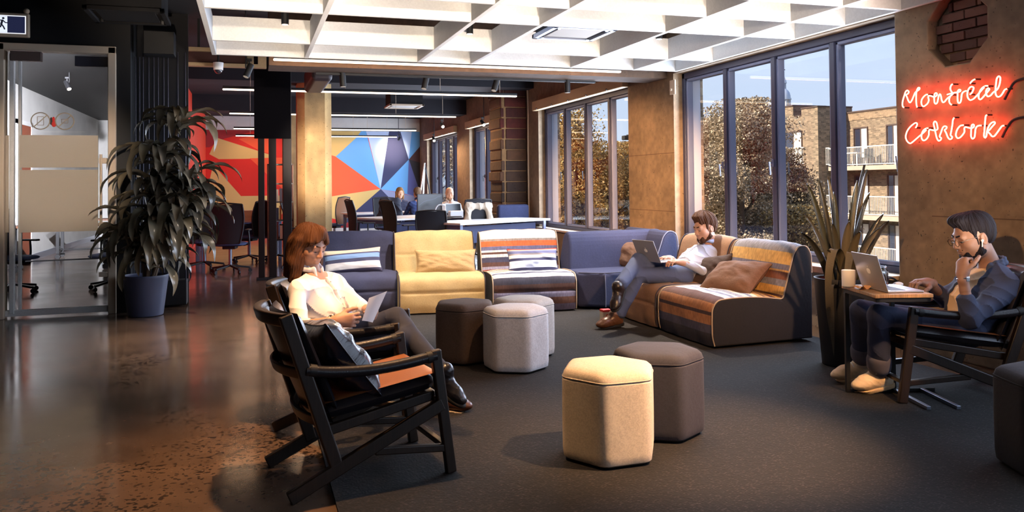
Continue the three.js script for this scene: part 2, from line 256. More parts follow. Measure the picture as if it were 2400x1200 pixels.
// door wall on the left with its metal frame, glass and frosted film
S('wall_door', M([box(-4.9, -2.58, 0, 3.4, -9.85, -9.7), box(-2.58, -1.38, 2.89, 3.4, -9.85, -9.7)]), m.black);
S('wall_pier', M([box(-1.38, -1.24, 0, 3.4, -10.2, -9.7), box(-1.3, -1.25, 0, 3.4, -24.7, -10.0)]), m.black);
S('wall_partition', M([box(-1.24, -1.2, 0, 3.4, -24.7, -10.3)]), mat(0xd9381c, 0.7));
S('wall_room', M([box(-4.0, -3.93, 0, 3.22, -24.7, -9.85)]), m.plaster);
S('wall_room_far', M([box(-3.93, -1.3, 0, 3.22, -24.7, -24.5)]), m.plaster);
S('ceiling_room', M([box(-4.0, -1.3, 3.22, 3.4, -24.7, -9.85)]), m.black);
S('baseboard_left', box(-3.93, -3.91, 0, 0.12, -24.5, -9.85), m.steel);
{
  const d = new THREE.Group(); d.name = 'door_1'; d.userData.kind = 'structure'; scene.add(d);
  S('door_frame', M([box(-2.62, -2.44, 0, 2.885, -9.8, -9.66, 0.008), box(-1.46, -1.38, 0, 2.885, -9.8, -9.66, 0.008), box(-2.62, -1.38, 2.81, 2.89, -9.8, -9.66, 0.008)]), m.beigeMetal, d);
  S('door_rail', M([box(-2.44, -1.46, 0.02, 0.085, -9.76, -9.7, 0.006)]), m.white, d);
  S('door_stile', M([box(-2.4, -2.355, 0.05, 2.78, -9.75, -9.69, 0.006), box(-2.33, -2.3, 0.05, 2.78, -9.78, -9.74, 0.006)]), m.white, d);
  S('door_glass', box(-2.44, -1.46, 0.06, 2.81, -9.735, -9.727), m.glass, d);
  const film = phys(0xece2d4, 0.95, { transmission: 0.6, thickness: 0 });
  S('frosted_film', M([box(-2.31, -1.565, 1.58, 1.925, -9.726, -9.722), box(-2.31, -1.565, 0.895, 1.555, -9.726, -9.722), box(-2.44, -2.41, 0.9, 1.92, -9.726, -9.722)]), film, d);
  S('door_closer', M([box(-2.38, -2.09, 2.7, 2.8, -9.7, -9.63, 0.006)]), mat(0x5a4a44, 0.5), d);
  S('door_closer', M([box(-1.8, -1.46, 2.68, 2.79, -9.83, -9.77, 0.006)]), mat(0x3c3a44, 0.5), d);
  S('door_handle', M([rod([-1.53, 0.95, -9.68], [-1.53, 1.72, -9.68], 0.014), box(-1.55, -1.47, 0.93, 0.99, -9.72, -9.67, 0.005), box(-1.55, -1.47, 1.62, 1.68, -9.72, -9.67, 0.005), box(-1.55, -1.47, 0.4, 0.45, -9.72, -9.67, 0.005)]), m.beigeMetal, d);
}
// signs on the glass: two struck-through rings with a red mark between
{
  const t = thing('prohibition_sign', 'pair of struck-through ring stickers with a red mark on the glass door', 'sign', [-2.0, 2.075, -9.715]);
  const gm = mat(0xa0937f, 0.6);
  for (const x of [-0.115, 0.115]) { P('ring', new THREE.TorusGeometry(0.088, 0.006, 8, 40).translate(x, 0, 0), gm, t); P('slash', bar([x - 0.06, -0.06, 0], [x + 0.06, 0.06, 0], 0.01, 0.006, 0.001, V(0, 0, 1)), gm, t); }
  P('phone_outline', [cbox(0.006, 0.09, 0.004, -0.145, 0, 0), cbox(0.006, 0.09, 0.004, -0.085, 0, 0), cbox(0.06, 0.006, 0.004, -0.115, 0.045, 0), cbox(0.06, 0.006, 0.004, -0.115, -0.045, 0)], gm, t);
  P('cup_outline', [cbox(0.07, 0.006, 0.004, 0.115, 0.02, 0), cbox(0.006, 0.04, 0.004, 0.085, 0, 0), cbox(0.006, 0.04, 0.004, 0.145, 0, 0), cbox(0.06, 0.006, 0.004, 0.115, -0.02, 0)], gm, t);
  P('mark', [sph(0.024, 0.012, -0.03, 0, 10, 1, 1.4, 0.2), sph(0.018, 0.008, 0.02, 0, 10, 0.8, 1.5, 0.2)], mat(0xc81e14, 0.6), t); P('mark', [sph(0.014, -0.014, 0.0, 0, 10, 1, 3, 0.2)], m.black, t);
}
// exit sign: running figure, lit
{
  const t = thing('exit_sign', 'lit exit sign with a running figure above the glass door', 'sign', [-2.385, 3.065, -9.6]);
  P('housing', box(-0.26, 0.19, -0.125, 0.125, -0.05, 0.02, 0.012), m.beigeMetal, t); P('knob', sph(0.03, 0.165, 0.15, 0, 12), m.beigeMetal, t);
  const pic = canvas(512, 256, (c, w, h) => {
    c.fillStyle = '#f0f4ff'; c.fillRect(0, 0, w, h); c.fillStyle = '#20243f'; c.fillRect(12, 12, w - 24, h - 24); c.fillStyle = '#e2ebff'; c.fillRect(165, 14, 130, h - 28);
    c.strokeStyle = c.fillStyle = '#181a24'; c.lineWidth = 17; c.lineCap = c.lineJoin = 'round'; c.beginPath(); c.arc(247, 44, 15, 0, 7); c.fill();
    const L = (p) => { c.beginPath(); p.forEach((q, i) => (i ? c.lineTo(...q) : c.moveTo(...q))); c.stroke(); };
    c.lineWidth = 26; L([[236, 76], [224, 128]]); c.lineWidth = 13; L([[236, 72], [200, 72], [182, 96]]); L([[246, 76], [270, 104], [298, 106]]); c.lineWidth = 17; L([[224, 130], [216, 166], [172, 166]]); L([[228, 130], [250, 164], [262, 194]]);
  });
  const face = new THREE.PlaneGeometry(0.4, 0.19).translate(-0.035, 0, 0.0225); face.userData.uv = true;
  P('sign_face', face, new THREE.MeshStandardMaterial({ color: 0x222222, map: pic, emissive: 0xffffff, emissiveMap: pic, emissiveIntensity: 1.1, roughness: 0.4 }), t);
}
// slender black rods hung as a screen before the dark pier
{
  const t = thing('rod_screen', 'screen of slender black vertical rods beside the glass door behind the tall plant', 'screen', [0, 0, -9.95]);
  P('back_panel', box(-1.24, -0.69, 0, 3.4, -0.35, -0.3), m.dark, t); P('base_box', box(-0.98, -0.69, 0.02, 0.3, -0.2, 0.02, 0.01), m.black, t); P('top_box', box(-1.12, -0.8, 2.84, 3.1, -0.05, 0.2, 0.01), m.black, t);
  const rm = mat(0x34333c, 0.35, { metalness: 0.6 });
  for (const x of [-1.22, -1.18, -1.143, -1.085, -1.032, -0.987, -0.929, -0.884, -0.78, -0.7]) P('rod', rod([x, 0.1, 0], [x, x > -0.8 ? 2.9 : 2.83, 0], 0.007, 0.007, 8), rm, t);
  for (const y of [1.47, 1.3, 1.4]) P('clamp', box(-1.21, -1.17, y, y + 0.05, 0, 0.04, 0.004), m.beigeMetal, t);
}
// mural on the far wall: flat painted facets
{
  const pic = canvas(1344, 600, (c, w, h) => {
    const X = (x) => (x + 1.7) / 6.72 * w, Y = (y) => h - y / 3.0 * h;
    const poly = (col, p) => { c.fillStyle = c.strokeStyle = col; c.lineWidth = 1; c.beginPath(); for (let i = 0; i < p.length; i += 2) i ? c.lineTo(X(p[i]), Y(p[i + 1])) : c.moveTo(X(p[i]), Y(p[i + 1])); c.closePath(); c.fill(); c.stroke(); };
    const R = '#d42414', O = '#e8582e', Tn = '#d2b26c', Mr = '#9a2428', N = '#2f3358', B = '#64a4dc', L = '#b4c8e8', D = '#221f28';
    c.fillStyle = R; c.fillRect(0, 0, w, h);
    poly(O, [2.33, 2.3, 2.447, 2.234, 3.78, 1.247, 2.33, 1.06, 0.9, 1.6]); poly(Tn, [1.2, 3, 3.2, 3, 3.071, 2.81, 2.447, 2.234, 2.2, 2.32]); poly(B, [3.071, 2.814, 3.2, 3, 3.35, 3, 3.78, 1.247, 2.447, 2.234]);
    poly(L, [3.35, 3, 3.429, 2.765, 3.78, 1.247, 4.012, 2.743, 4.05, 3]); poly(N, [4.012, 2.743, 4.05, 3, 4.4, 3, 4.652, 2.143, 3.78, 1.247]); poly(L, [4.4, 3, 4.652, 2.143, 5.05, 3]); poly(B, [4.75, 3, 4.652, 2.143, 5.05, 2.6, 5.05, 3]);
    poly('#4a2a2c', [4.652, 2.143, 5.05, 2.6, 5.05, 2.03]); poly(D, [4.652, 2.143, 5.05, 2.03, 5.05, 0.95]); poly(B, [4.652, 2.143, 3.78, 1.247, 4.419, 1.12, 5.05, 0.95]); poly('#565a94', [4.652, 2.143, 4.6, 1.09, 5.05, 0.95]);
    poly('#8a90b0', [3.78, 1.247, 5.05, 0.95, 5.05, 0.3, 4.037, 0.892]); poly(N, [3.78, 1.247, 4.3, 0.7, 5.05, 0.4, 5.05, 0, 3.6, 0, 2.661, 0.288]); poly(Tn, [2.2, 1.03, 3.78, 1.247, 2.661, 0.288, 2.2, 0.42]); poly(N, [2.661, 0.288, 3.171, 0.623, 3.6, 0, 3.128, 0.16]);
    poly(Mr, [2.2, 0.42, 2.661, 0.288, 3.128, 0.16, 3.6, 0, 2.2, 0]); poly(R, [2.2, 0.42, 2.661, 0.288, 2.3, 0.12, 2.2, 0.1]);
    poly(Mr, [-1.7, 3, 0.2, 3, -0.7, 2.75, -1.1, 2.5, -1.7, 2.5]); poly(O, [-0.3, 2.74, 0.7, 3, 0.7, 2.25, 0.205, 2.444]); poly(Tn, [-0.9, 2.77, 0.7, 2.24, 0.7, 2.18, -0.85, 2.16, -1.1, 2.3]); poly(O, [0.0, 2.18, 0.9, 2.2, 0.9, 1.3]); poly(Tn, [-1.0, 2.0, -0.25, 1.09, -1.2, 1.09]); poly(Tn, [-1.2, 1.09, 1.2, 1.09, 0.8, 0.4, -1.2, 0.3]);
  });
  const t = S('wall_mural', box(-1.2, 5.0, 0.1, 3.0, -24.7, -24.69), m.plaster);
  const g = new THREE.PlaneGeometry(6.72, 3).translate(1.66, 1.5, -24.685); g.userData.uv = true; P('painted_mural', g, mat(0xffffff, 0.7, { map: pic }), t); S('baseboard_back', box(-1.2, 5, 0, 0.1, -24.7, -24.66), m.plaster);
}
// concrete columns
T.col = tex(512, (u, v) => { const st = vn(u, v, 14, 3, 3), a = fbm(u, v, 6, 4, 9), pit = vn(u, v, 70, 4) > 0.95 ? 0.6 : 1, k = (0.86 + 0.2 * (st - 0.5) + 0.26 * (a - 0.5)) * pit; return [220 * k, 200 * k, 164 * k]; }, 1.3);
const colMat = mat(0xf0dcb8, 0.85, { map: T.col, bumpMap: T.concreteBump, bumpScale: 0.01 });
function column(x, z, label) { const a = 0.288, c = 0.168; const t = thing('concrete_column', label, 'column', [x, 0, z]); P('shaft', prism([[-a, c], [-c, a], [c, a], [a, c], [a, -c], [c, -a], [-c, -a], [-a, -c]], 0, 3.3, 'xz'), colMat, t); P('capital', box(-0.34, 0.34, 3.3, 3.4, -0.34, 0.34, 0.01), m.concreteDark, t); }
column(1.06, -14.49, 'rough concrete column with chamfered corners behind the reading woman');
column(1.0, -19.38, 'farther concrete column half hidden behind the nearer one');
// block pillar at the window wall
{
  const t = thing('block_pillar', 'pillar of rough stone blocks with pale joints by the second window', 'pillar', [4.72, 0, -14.9]);
  const mats = [0x5a4436, 0x6a5140, 0x4c3a32, 0x75553c].map((c) => mat(c, 0.95, { map: T.concrete, bumpMap: T.concreteBump, bumpScale: 0.012 })), red = [0x6e2c22, 0x5c2a24].map((c) => mat(c, 0.95, { map: T.concrete, bumpMap: T.concreteBump, bumpScale: 0.012 }));
  P('mortar', box(-0.22, 0.26, 0, 3.38, -0.36, 0.38), mat(0xb89a74, 0.95, { map: T.concrete }), t);
  for (let r = 0; r < 17; r++) { const y = r * 0.2, top = y > 2.1; P('stone_block', box(-0.15 + rr(-0.02, 0.02), 0.27, y + 0.008, y + 0.192, -0.37, 0.4 + rr(-0.008, 0.008), 0.015), top ? red[r & 1] : mats[rnd() * 4 | 0], t); P('stone_block', box(-0.27 + rr(0, 0.05), -0.17 + rr(-0.01, 0.01), y + 0.01, y + 0.19, -0.36, 0.4 + rr(-0.03, 0), 0.02), top ? red[r & 1] : mats[rnd() * 4 | 0], t); }
}
one('conduit_pipe', tube([[4.99, 0.7, -14.42], [4.99, 2, -14.42], [4.99, 3.05, -14.42], [4.96, 3.22, -14.42], [4.8, 3.28, -14.42], [4.5, 3.29, -14.42], [4.2, 3.2, -14.42]], 0.016, 40), m.beigeMetal, 'thin pale conduit pipe bending over beside the block pillar', 'pipe');
// beam behind the ceiling grid
S('beam_1', box(0.2, 5, 2.66, 3.4, -9.55, -9.08), m.concreteDark);
S('beam_2', box(-1.2, 5, 3.12, 3.4, -14.9, -14.1), m.ceilDark); S('beam_3', box(-1.2, 5, 3.05, 3.4, -19.7, -19.0), m.ceilDark);

// ---------- the white ceiling grid ----------
{
  const t = thing('ceiling_grid', 'white suspended coffered ceiling grid of tall ribs over the lounge', 'ceiling grid'), y0 = 2.711, y1 = 2.94;
  const X = [-0.345, 0.575, 1.785, 2.39, 3.6, 4.42, 4.985], Z = [-8.82, -7.97, -6.53, -5.84, -5.2, -4.4, -3.6, -2.8];
  X.forEach((x, i) => P('long_rib', M([box(x - 0.022, x + 0.022, y0, y1, -8.84, -2.78, 0.003), ...(i && i < 6 ? [] : [])]), m.grid, t));
  for (let i = 0; i < X.length - 1; i++) for (const z of Z) P('cross_rib', box(X[i] + 0.022, X[i + 1] - 0.022, y0 + 0.0015, y1, z - 0.02, z + 0.02, 0.003), m.grid, t);
}
// light bar on the far edge of the grid
function ledBar(name, label, x0, x1, y, z, group, I, glow = 3.5, col = WARM) {
  const t = thing(name, label, 'light', [(x0 + x1) / 2, y, z], 0, group), L = x1 - x0;
  P('housing', box(-L / 2, L / 2, 0.012, 0.05, -0.03, 0.03, 0.006), m.black, t);
  P('lamp_tube', cbox(L, 0.022, 0.05, 0, 0, 0, 0.01), new THREE.MeshStandardMaterial({ color: 0xffffff, emissive: 0xffe6c8, emissiveIntensity: glow }), t);
  areaLight(L, 0.05, col, I, [(x0 + x1) / 2, y - 0.02, z], [0, -1, -0.001]); return t;
}
ledBar('light_bar', 'long warm light bar along the far edge of the white ceiling grid', 0.24, 4.27, 2.694, -8.895, undefined, 14, 4);
areaLight(4, 0.05, WARM, 9, [2.25, 2.72, -8.935], [0, 0.35, -1]);
[[-12.7, 'nearest'], [-16.85, 'second nearest'], [-21.2, 'second farthest'], [-24.2, 'farthest']].forEach(([z, w]) => {
  const t = ledBar('linear_lamp', 'long glowing linear lamp hung over the desks, the ' + w + ' of four', -0.38, 4.2, 2.8, z, undefined, 22, 5);
  for (const x of [-1.9, -0.5, 1.0, 2.0]) P('wire', rod([x, 0.05, 0], [x, 0.6, 0], 0.004, 0.004, 5), m.beigeMetal, t);
});
// unseen lamps, placed to light lounge and grid: linear lamps, and spotlights on a track
for (const [x0, x1, z, w] of [[0.4, 4.4, -1.4, 'nearer the window'], [-4, -0.6, -1.2, 'over the concrete floor']]) ledBar('linear_lamp', 'added unseen linear lamp hung over the front of the lounge ' + w, x0, x1, 2.5, z, undefined, x0 > 0 ? 5 : 2, 2);  // added out of view as fill for the front of the lounge
function trackSpot(name, label, p, d, lit, I, ang, col = WHITE, pen = 0.7) {
  const t = thing(name, label, 'spotlight', p), q = new THREE.Quaternion().setFromUnitVectors(V(0, -1, 0), V(...d).normalize());
  const body = new THREE.Group(); body.name = 'head'; body.quaternion.copy(q); t.add(body);
  P('body', cyl(0.036, 0.036, 0, 0.16, 0, 0, 20), m.black, body); P('lamp_lens', cyl(0.03, 0.03, -0.004, 0.004, 0, 0, 20), new THREE.MeshStandardMaterial({ color: 0x888888, emissive: 0xffe8cc, emissiveIntensity: lit }), body); const up = V(...d).normalize().multiplyScalar(-0.1);
  P('yoke', [bar(up.toArray(), [up.x, up.y + 0.09, up.z], 0.02, 0.012), box(up.x - 0.03, up.x + 0.03, up.y + 0.09, up.y + 0.12, up.z - 0.02, up.z + 0.02, 0.004)], m.black, t);
  if (I) { const l = V(...d).normalize().multiplyScalar(0.01); spot(col, I, [p[0] + l.x, p[1] + l.y, p[2] + l.z], d, ang, pen); } return t;
}
one('unseen_lamp_track', box(-3, 4.6, 2.42, 2.45, -2.22, -2.18, 0.004), m.black, 'unseen black lamp track hung across the front of the lounge', 'track');  // unseen rail that carries the front spotlights
for (const [x, d, I, ang, w] of [[0.2, [0.05, 0.13, -1], 55, 0.3, 'left end'], [1.6, [0.0, 0.13, -1], 55, 0.3, 'middle'], [3.6, [0.05, 0.14, -1], 55, 0.32, 'window end']]) trackSpot('unseen_track_spot', 'added unseen spotlight turned up to the grid at the ' + w + ' of the front track', [x, 2.3, -2.2], d, 1, I, ang);  // added to brighten the ribs of the ceiling grid
for (const [x, d, I, ang, w] of [[1.4, [0.5, -1.85, -6.5], 130, 0.16, 'yellow sofa seat'], [2.6, [1.5, -1.75, -4.4], 90, 0.3, 'striped seats'], [1.2, [3.6, -0.9, -7.6], 900, 0.15, 'concrete pier'], [0.4, [0.75, -0.6, -12.2], 900, 0.075, 'concrete column'], [-0.6, [-1.35, -0.72, -7.5], 130, 0.13, 'glass door'], [1.0, [4, -1.2, -2.4], 48, 0.3, 'neon wall'], [3.4, [0.2, -2.3, -2.0], 34, 0.12, 'sneakers under the side table']]) trackSpot('unseen_track_spot', 'unseen spotlight on the front track placed to light the ' + w, [x, 2.3, -2.2], d, 1, I, ang, w === 'concrete column' || w === 'glass door' ? WHITE : WARM);
// added floor uplights, out of view, that wash the grid from below
for (const [x, w] of [[-0.2, 'leftmost'], [1.3, 'second'], [2.8, 'third'], [4.2, 'rightmost']]) {
  const t = thing('added_floor_uplight', 'added unseen floor uplight in front of the lounge, the ' + w + ' of four', 'uplight', [x, 0.012, -1.3]); P('base', cyl(0.09, 0.085, 0, 0.03), m.black, t); P('body', rod([0, 0.03, 0], [0, 0.17, -0.03], 0.05, 0.06, 20), m.black, t); P('lamp_lens', rod([0, 0.172, -0.031], [0, 0.176, -0.033], 0.045, 0.045, 20), new THREE.MeshStandardMaterial({ color: 0x888888, emissive: 0xffe8cc, emissiveIntensity: 1 }), t);
  spot(WHITE, 150, [x, 0.2, -1.34], [0, 0.5, -1], 0.24, 0.8);
}

// cylinder downlights in the grid cells
function downlight(x, z, label, lit, I, aim = [0, -1, 0], ang = 0.75, col = WHITE) {
  const t = thing('downlight', label, 'spotlight', [x, 2.86, z]);
  P('body', cyl(0.034, 0.034, 0.0, 0.3, 0, 0, 20), m.black, t); P('lamp_lens', cyl(0.027, 0.027, -0.004, 0.004, 0, 0, 20), new THREE.MeshStandardMaterial({ color: 0xffffff, emissive: 0xffe8cc, emissiveIntensity: lit }), t); P('stem', rod([0, 0.3, 0], [0, 0.54, 0], 0.008), m.black, t);
  if (I) spot(col, I, [x, 2.845, z], aim, ang);
}
for (const [x, z, I, ang, w, ax, az] of [[0.5, -3.95, 36, 0.6, 'nearest armchair', 0, 0], [2.95, -2.6, 130, 0.36, 'pale beige pouffe', -0.28, -0.4], [0.7, -4.78, 9, 0.55, 'reading woman', 0, 0], [2.3, -4.78, 16, 0.6, 'group of three pouffes', 0, 0]]) downlight(x, z, 'unseen cylinder downlight high in the grid over the ' + w, 2, I, [ax, -1, az], ang, WARM);  // out of view, placed to light the armchair, pouffes and woman
downlight(0.316, -7.8, 'black cylinder downlight in the leftmost grid bay', 2.5, 45);
downlight(2.1, -7.82, 'black cylinder downlight in the narrow grid bay left of the ceiling cassette', 2.5, 60, [0, -1, -0.3]);
downlight(4.1, -7.6, 'glaring black downlight in the grid bay nearest the window pier', 8, 60, [-0.1, -1, 0.1]);
// ---------- pouffes ----------
const fabrics = { beige: fab(0xd2c6b4), blueGrey: fab(0x363642), white: fab(0xe6e6ea), brown: fab(0x705c50), pale: fab(0xd4cec8), navy: fab(0x1a1a24), slate: fab(0x2a3050), yellow: fab(0xa08a5e), brownSofa: fab(0x7a5a46) };
const hexR = (a, R) => { const k = Math.PI / 3, t = ((a % k) + k) % k - k / 2, s = R * Math.cos(k / 2); return Math.min(R * 0.965, s / Math.cos(t)); };
const hexRing = (R, y, n = 72) => Array.from({ length: n }, (_, i) => { const a = i / n * Math.PI * 2; const r = (hexR(a - 0.04, R) + hexR(a, R) + hexR(a + 0.04, R)) / 3; return V(r * Math.cos(a), y, -r * Math.sin(a)); });
function pouffe(label, x, z, rot, f, R = 0.25, H = 0.45) {
  const t = thing('pouffe', label, 'pouffe', [x, 0.012, z], rot, undefined), s = R / 0.25;
  P('side_cover', loft([hexRing(R * 0.93, 0.012), hexRing(R * 0.975, 0.02), hexRing(R * 0.995, 0.06), hexRing(R * 1.0, H * 0.5), hexRing(R * 0.995, H * 0.86), hexRing(R * 0.985, H * 0.885)]), f, t);
  P('top_cover', loft([hexRing(R * 0.985, H * 0.885), hexRing(R * 0.985, H * 0.905), hexRing(R * 0.955, H * 0.95), hexRing(R * 0.88, H * 0.983), hexRing(R * 0.7, H * 0.998), hexRing(R * 0.35, H * 1.006), hexRing(R * 0.05, H * 1.008)]), f, t);
  P('seam', tube(hexRing(R * 0.99, H * 0.893, 36), 0.0035, 72, 5, true), f, t); P('base', loft([hexRing(R * 0.9, 0), hexRing(R * 0.9, 0.014)]), m.black, t); return t;
}

const D2 = Math.PI / 180;
pouffe('pale beige hexagonal pouffe nearest the camera in the middle of the carpet', 1.68, -3.685, 0 * D2, fabrics.beige);
pouffe('dark blue-grey hexagonal pouffe right behind the pale beige one', 2.09, -3.94, 31 * D2, fabrics.blueGrey);
pouffe('white hexagonal pouffe at the front of the group of three by the sofa', 1.84, -5.645, 34 * D2, fabrics.white);
pouffe('dull brown hexagonal pouffe on the left of the group of three by the sofa', 1.56, -6.04, 14 * D2, fabrics.brown);
pouffe('pale grey hexagonal pouffe hidden behind the white one of the group of three', 2.04, -6.05, 36 * D2, fabrics.pale);
pouffe('dark navy pouffe cut off by the right edge beside the man in the low armchair', 3.53, -2.79, 10 * D2, fabrics.navy, 0.27, 0.46);

// ---------- modular sofa ----------
const PROF = [[0.02, 0.02], [0.004, 0.08], [0, 0.2], [0.004, 0.3], [0.02, 0.352], [0.06, 0.38], [0.14, 0.392], [0.32, 0.395], [0.5, 0.385], [0.6, 0.372], [0.655, 0.362], [0.668, 0.375], [0.69, 0.44], [0.73, 0.57], [0.765, 0.68], [0.79, 0.745], [0.825, 0.785], [0.87, 0.798], [0.915, 0.782], [0.945, 0.735], [0.955, 0.66], [0.955, 0.4], [0.95, 0.03]];
function profCurve(n) { const c = new THREE.CatmullRomCurve3(PROF.map((p) => V(p[0], p[1], 0)), false, 'centripetal'); return c.getSpacedPoints(n); }
const PC = profCurve(150);
function stripes(list, base) { // bands along the profile, from the front foot over seat and back
  const cols = list.map((c) => [c[0], new THREE.Color(c[1])]);
  return tex(256, (u, v, i, j) => { let c = base; for (const [f, k] of cols) if (v >= f) c = k; const q = 0.9 + 0.14 * ((((i >> 1) + (j >> 1)) & 1) - 0.5) + 0.2 * (vn(u, v, 100, 3) - 0.5); const l = (x) => Math.pow(x, 1 / 2.2) * 255 * q; return [l(c.r), l(c.g), l(c.b)]; }, 0, true, 1024);
}
function coverGeo(W, seams, s0 = 0, s1 = 1) {
  const n = 150, nw = 28, P0 = PC.map((p, i) => { const a = PC[Math.max(0, i - 1)], b = PC[Math.min(n, i + 1)], tx = b.x - a.x, ty = b.y - a.y, l = Math.hypot(tx, ty); return [p.x, p.y, ty / l, -tx / l]; });
  return surf((u, v) => {
    const t = lerp(s0, s1, v) * n, i = Math.min(n - 1, Math.floor(t)), f = t - i, A = P0[i], B = P0[i + 1], q = [0, 1, 2, 3].map((k) => lerp(A[k], B[k], f));
    const w = u * 2 - 1, e = 1 - Math.pow(Math.abs(w), 8); let puff = 0.014 * e + 0.012 * (1 - w * w) * sstep(0.12, 0.3, v) * (1 - sstep(0.62, 0.8, v));
    for (const s of seams) puff -= 0.011 * Math.exp(-Math.pow((v - s) / 0.0055, 2)) * Math.min(1, (1 - Math.abs(w)) * 12);
    puff += 0.004 * Math.sin(w * 9 + v * 40) * Math.sin(w * 4 - v * 23) * e;
    return [w * (W / 2 - 0.004), q[1] - q[3] * puff, 0.475 - (q[0] - q[2] * puff)];
  }, nw, 170, 1, 1);
}
function sofaModule(label, x, z, ry, cover, side, seams = [0.09, 0.24, 0.52]) {
  const W = 0.905, t = thing('sofa_module', label, 'sofa', [x, 0.012, z], ry);
  const sil = PC.filter((_, i) => i % 2 === 0).map((p) => [p.x, p.y]); const cx = 0.475, pts = sil.map((p) => [cx - p[0], p[1]]);
  const g = prism(pts.map((p) => [-p[0], p[1]]).reverse(), -W / 2, W / 2, 'zy', 0.012); P('base_body', g, side, t);
  P('cover', coverGeo(W - 0.02, seams), cover, t);
  const pip = side === fabrics.navy ? mat(0x9a8a78, 0.7) : mat(0x2a2430, 0.7);
  for (const sx of [-1, 1]) P('piping', tube(PC.filter((_, i) => i % 5 === 0 && i < 118).map((p, i) => V(sx * (W / 2 - 0.006), p.y + 0.004, 0.475 - p.x + 0.002)), 0.006, 90, 6), pip, t);
  return t;
}
{
  const S1 = stripes([[0, '#54526c'], [0.03, '#5a3a2e'], [0.06, '#6a6884'], [0.085, '#4a2e28'], [0.12, '#2c2c40'], [0.15, '#a4a0a8'], [0.18, '#2e3050'], [0.2, '#d8d8de'], [0.235, '#a08468'], [0.25, '#d0c8c0'], [0.27, '#c0a078'], [0.29, '#5a4a44'], [0.31, '#c8c0b8'], [0.33, '#8a6a50'], [0.345, '#d0c8c0'], [0.37, '#4a3a36'], [0.385, '#c4bcb8'], [0.405, '#30304a'], [0.425, '#7a3a2c'], [0.44, '#8a88a0'], [0.455, '#4a2c26'], [0.475, '#30304a'], [0.5, '#b8b4b8'], [0.515, '#503028'], [0.525, '#d8d8dc'], [0.535, '#585878'], [0.553, '#e05a28'], [0.58, '#8a7a72'], [0.59, '#d8d4d0'], [0.64, '#9a7a5a'], [0.66, '#c8c0b8'], [0.7, '#40405c']], new THREE.Color('#333'));
  const S2 = stripes([[0, '#2a2834'], [0.045, '#45445a'], [0.075, '#a06c48'], [0.108, '#3a2830'], [0.12, '#a06c48'], [0.15, '#5a3830'], [0.2, '#c8c8d0'], [0.225, '#8890a8'], [0.24, '#d8d4d0'], [0.262, '#a0a4b4'], [0.28, '#d8d0c8'], [0.3, '#8088a0'], [0.315, '#d8ccb8'], [0.335, '#c49a5c'], [0.36, '#6a4434'], [0.37, '#c49a5c'], [0.39, '#6a3c30'], [0.42, '#d0a860'], [0.435, '#503028'], [0.445, '#c89a54'], [0.475, '#7a7888'], [0.5, '#7c4834'], [0.528, '#d0a060'], [0.535, '#6c6a80'], [0.555, '#c8a060'], [0.6, '#8a8890'], [0.66, '#707080']], new THREE.Color('#333'));
  const cov = (map) => mat(0xffffff, 0.9, { map, bumpMap: rep(T.weaveBump, 0.6), bumpScale: 0.0008 });
  const u = (t) => { const c = t.clone(); c.needsUpdate = true; return c; };
  const plain = (c) => mat(c, 0.9, { map: (() => { const q = T.weave.clone(); q.repeat.set(1.6, 4.4); q.needsUpdate = true; return q; })(), bumpMap: (() => { const q = T.weaveBump.clone(); q.repeat.set(1.6, 4.4); q.needsUpdate = true; return q; })(), bumpScale: 0.001 });
  sofaModule('dark slate fabric sofa seat at the left end of the row behind the reading woman', 1.1, -9.06, -6 * D2, plain(0x2a3050), fabrics.slate);
  sofaModule('mustard yellow fabric sofa seat with dark piping', 1.95, -8.72, -6 * D2, plain(0xa8946a), fabrics.yellow);
  sofaModule('sofa seat striped in white, orange, blue and brown next to the yellow one', 2.87, -8.45, -6 * D2, cov(S1), fabrics.navy);
  sofaModule('brown fabric sofa seat under the man with the laptop on his lap', 3.985, -7.085, -90 * D2, plain(0x8a6a52), fabrics.brownSofa);
  sofaModule('sofa seat striped in tan, grey-blue and brown with dark sides, at the right end', 3.985, -6.14, -90 * D2, cov(S2), fabrics.navy, [0.262, 0.43]);
  // corner seat
  const t = thing('sofa_corner', 'dark slate corner sofa seat with its back turning towards the window', 'sofa', [0, 0.012, 0]);
  P('seat', prism([[3.36, -8.95], [3.325, -8.03], [3.57, -7.87], [4.3, -8.02], [4.42, -8.95]], 0.02, 0.388, 'xz', 0.035, 4), fabrics.slate, t);
  const bp = [[0, 0.02], [0.03, 0.2], [0.02, 0.38], [0.1, 0.62], [0.15, 0.745], [0.19, 0.785], [0.235, 0.798], [0.285, 0.78], [0.315, 0.72], [0.32, 0.4], [0.315, 0.02]];
  const sp = new THREE.CatmullRomCurve3(bp.map((p) => V(p[0], p[1], 0)), false, 'centripetal').getSpacedPoints(40).map((p) => [p.x, p.y]);
  const backA = prism(sp.map((p) => [-p[0], p[1]]).reverse(), 0, 1.2, 'zy', 0.03, 3); // along x, thickness towards -z
  backA.applyMatrix4(new THREE.Matrix4().makeRotationY(3 * D2)); backA.translate(3.36, 0, -8.72); P('backrest', backA, fabrics.slate, t);
  const backB = prism(sp, 0, 1.05, 'xy', 0.03, 3); backB.translate(4.23, 0, -9.12); P('backrest', backB, fabrics.slate, t);
  const pm = mat(0x70748a, 0.7); P('piping', tube(sp.filter((_, i) => i % 2 === 0 && i > 6).map((p) => V(4.23 + p[0], p[1], -8.075)), 0.006, 60, 6), pm, t); P('piping', tube([[3.57, 0.03, -7.868], [3.57, 0.2, -7.865], [3.568, 0.37, -7.872]], 0.005, 10, 6), pm, t);
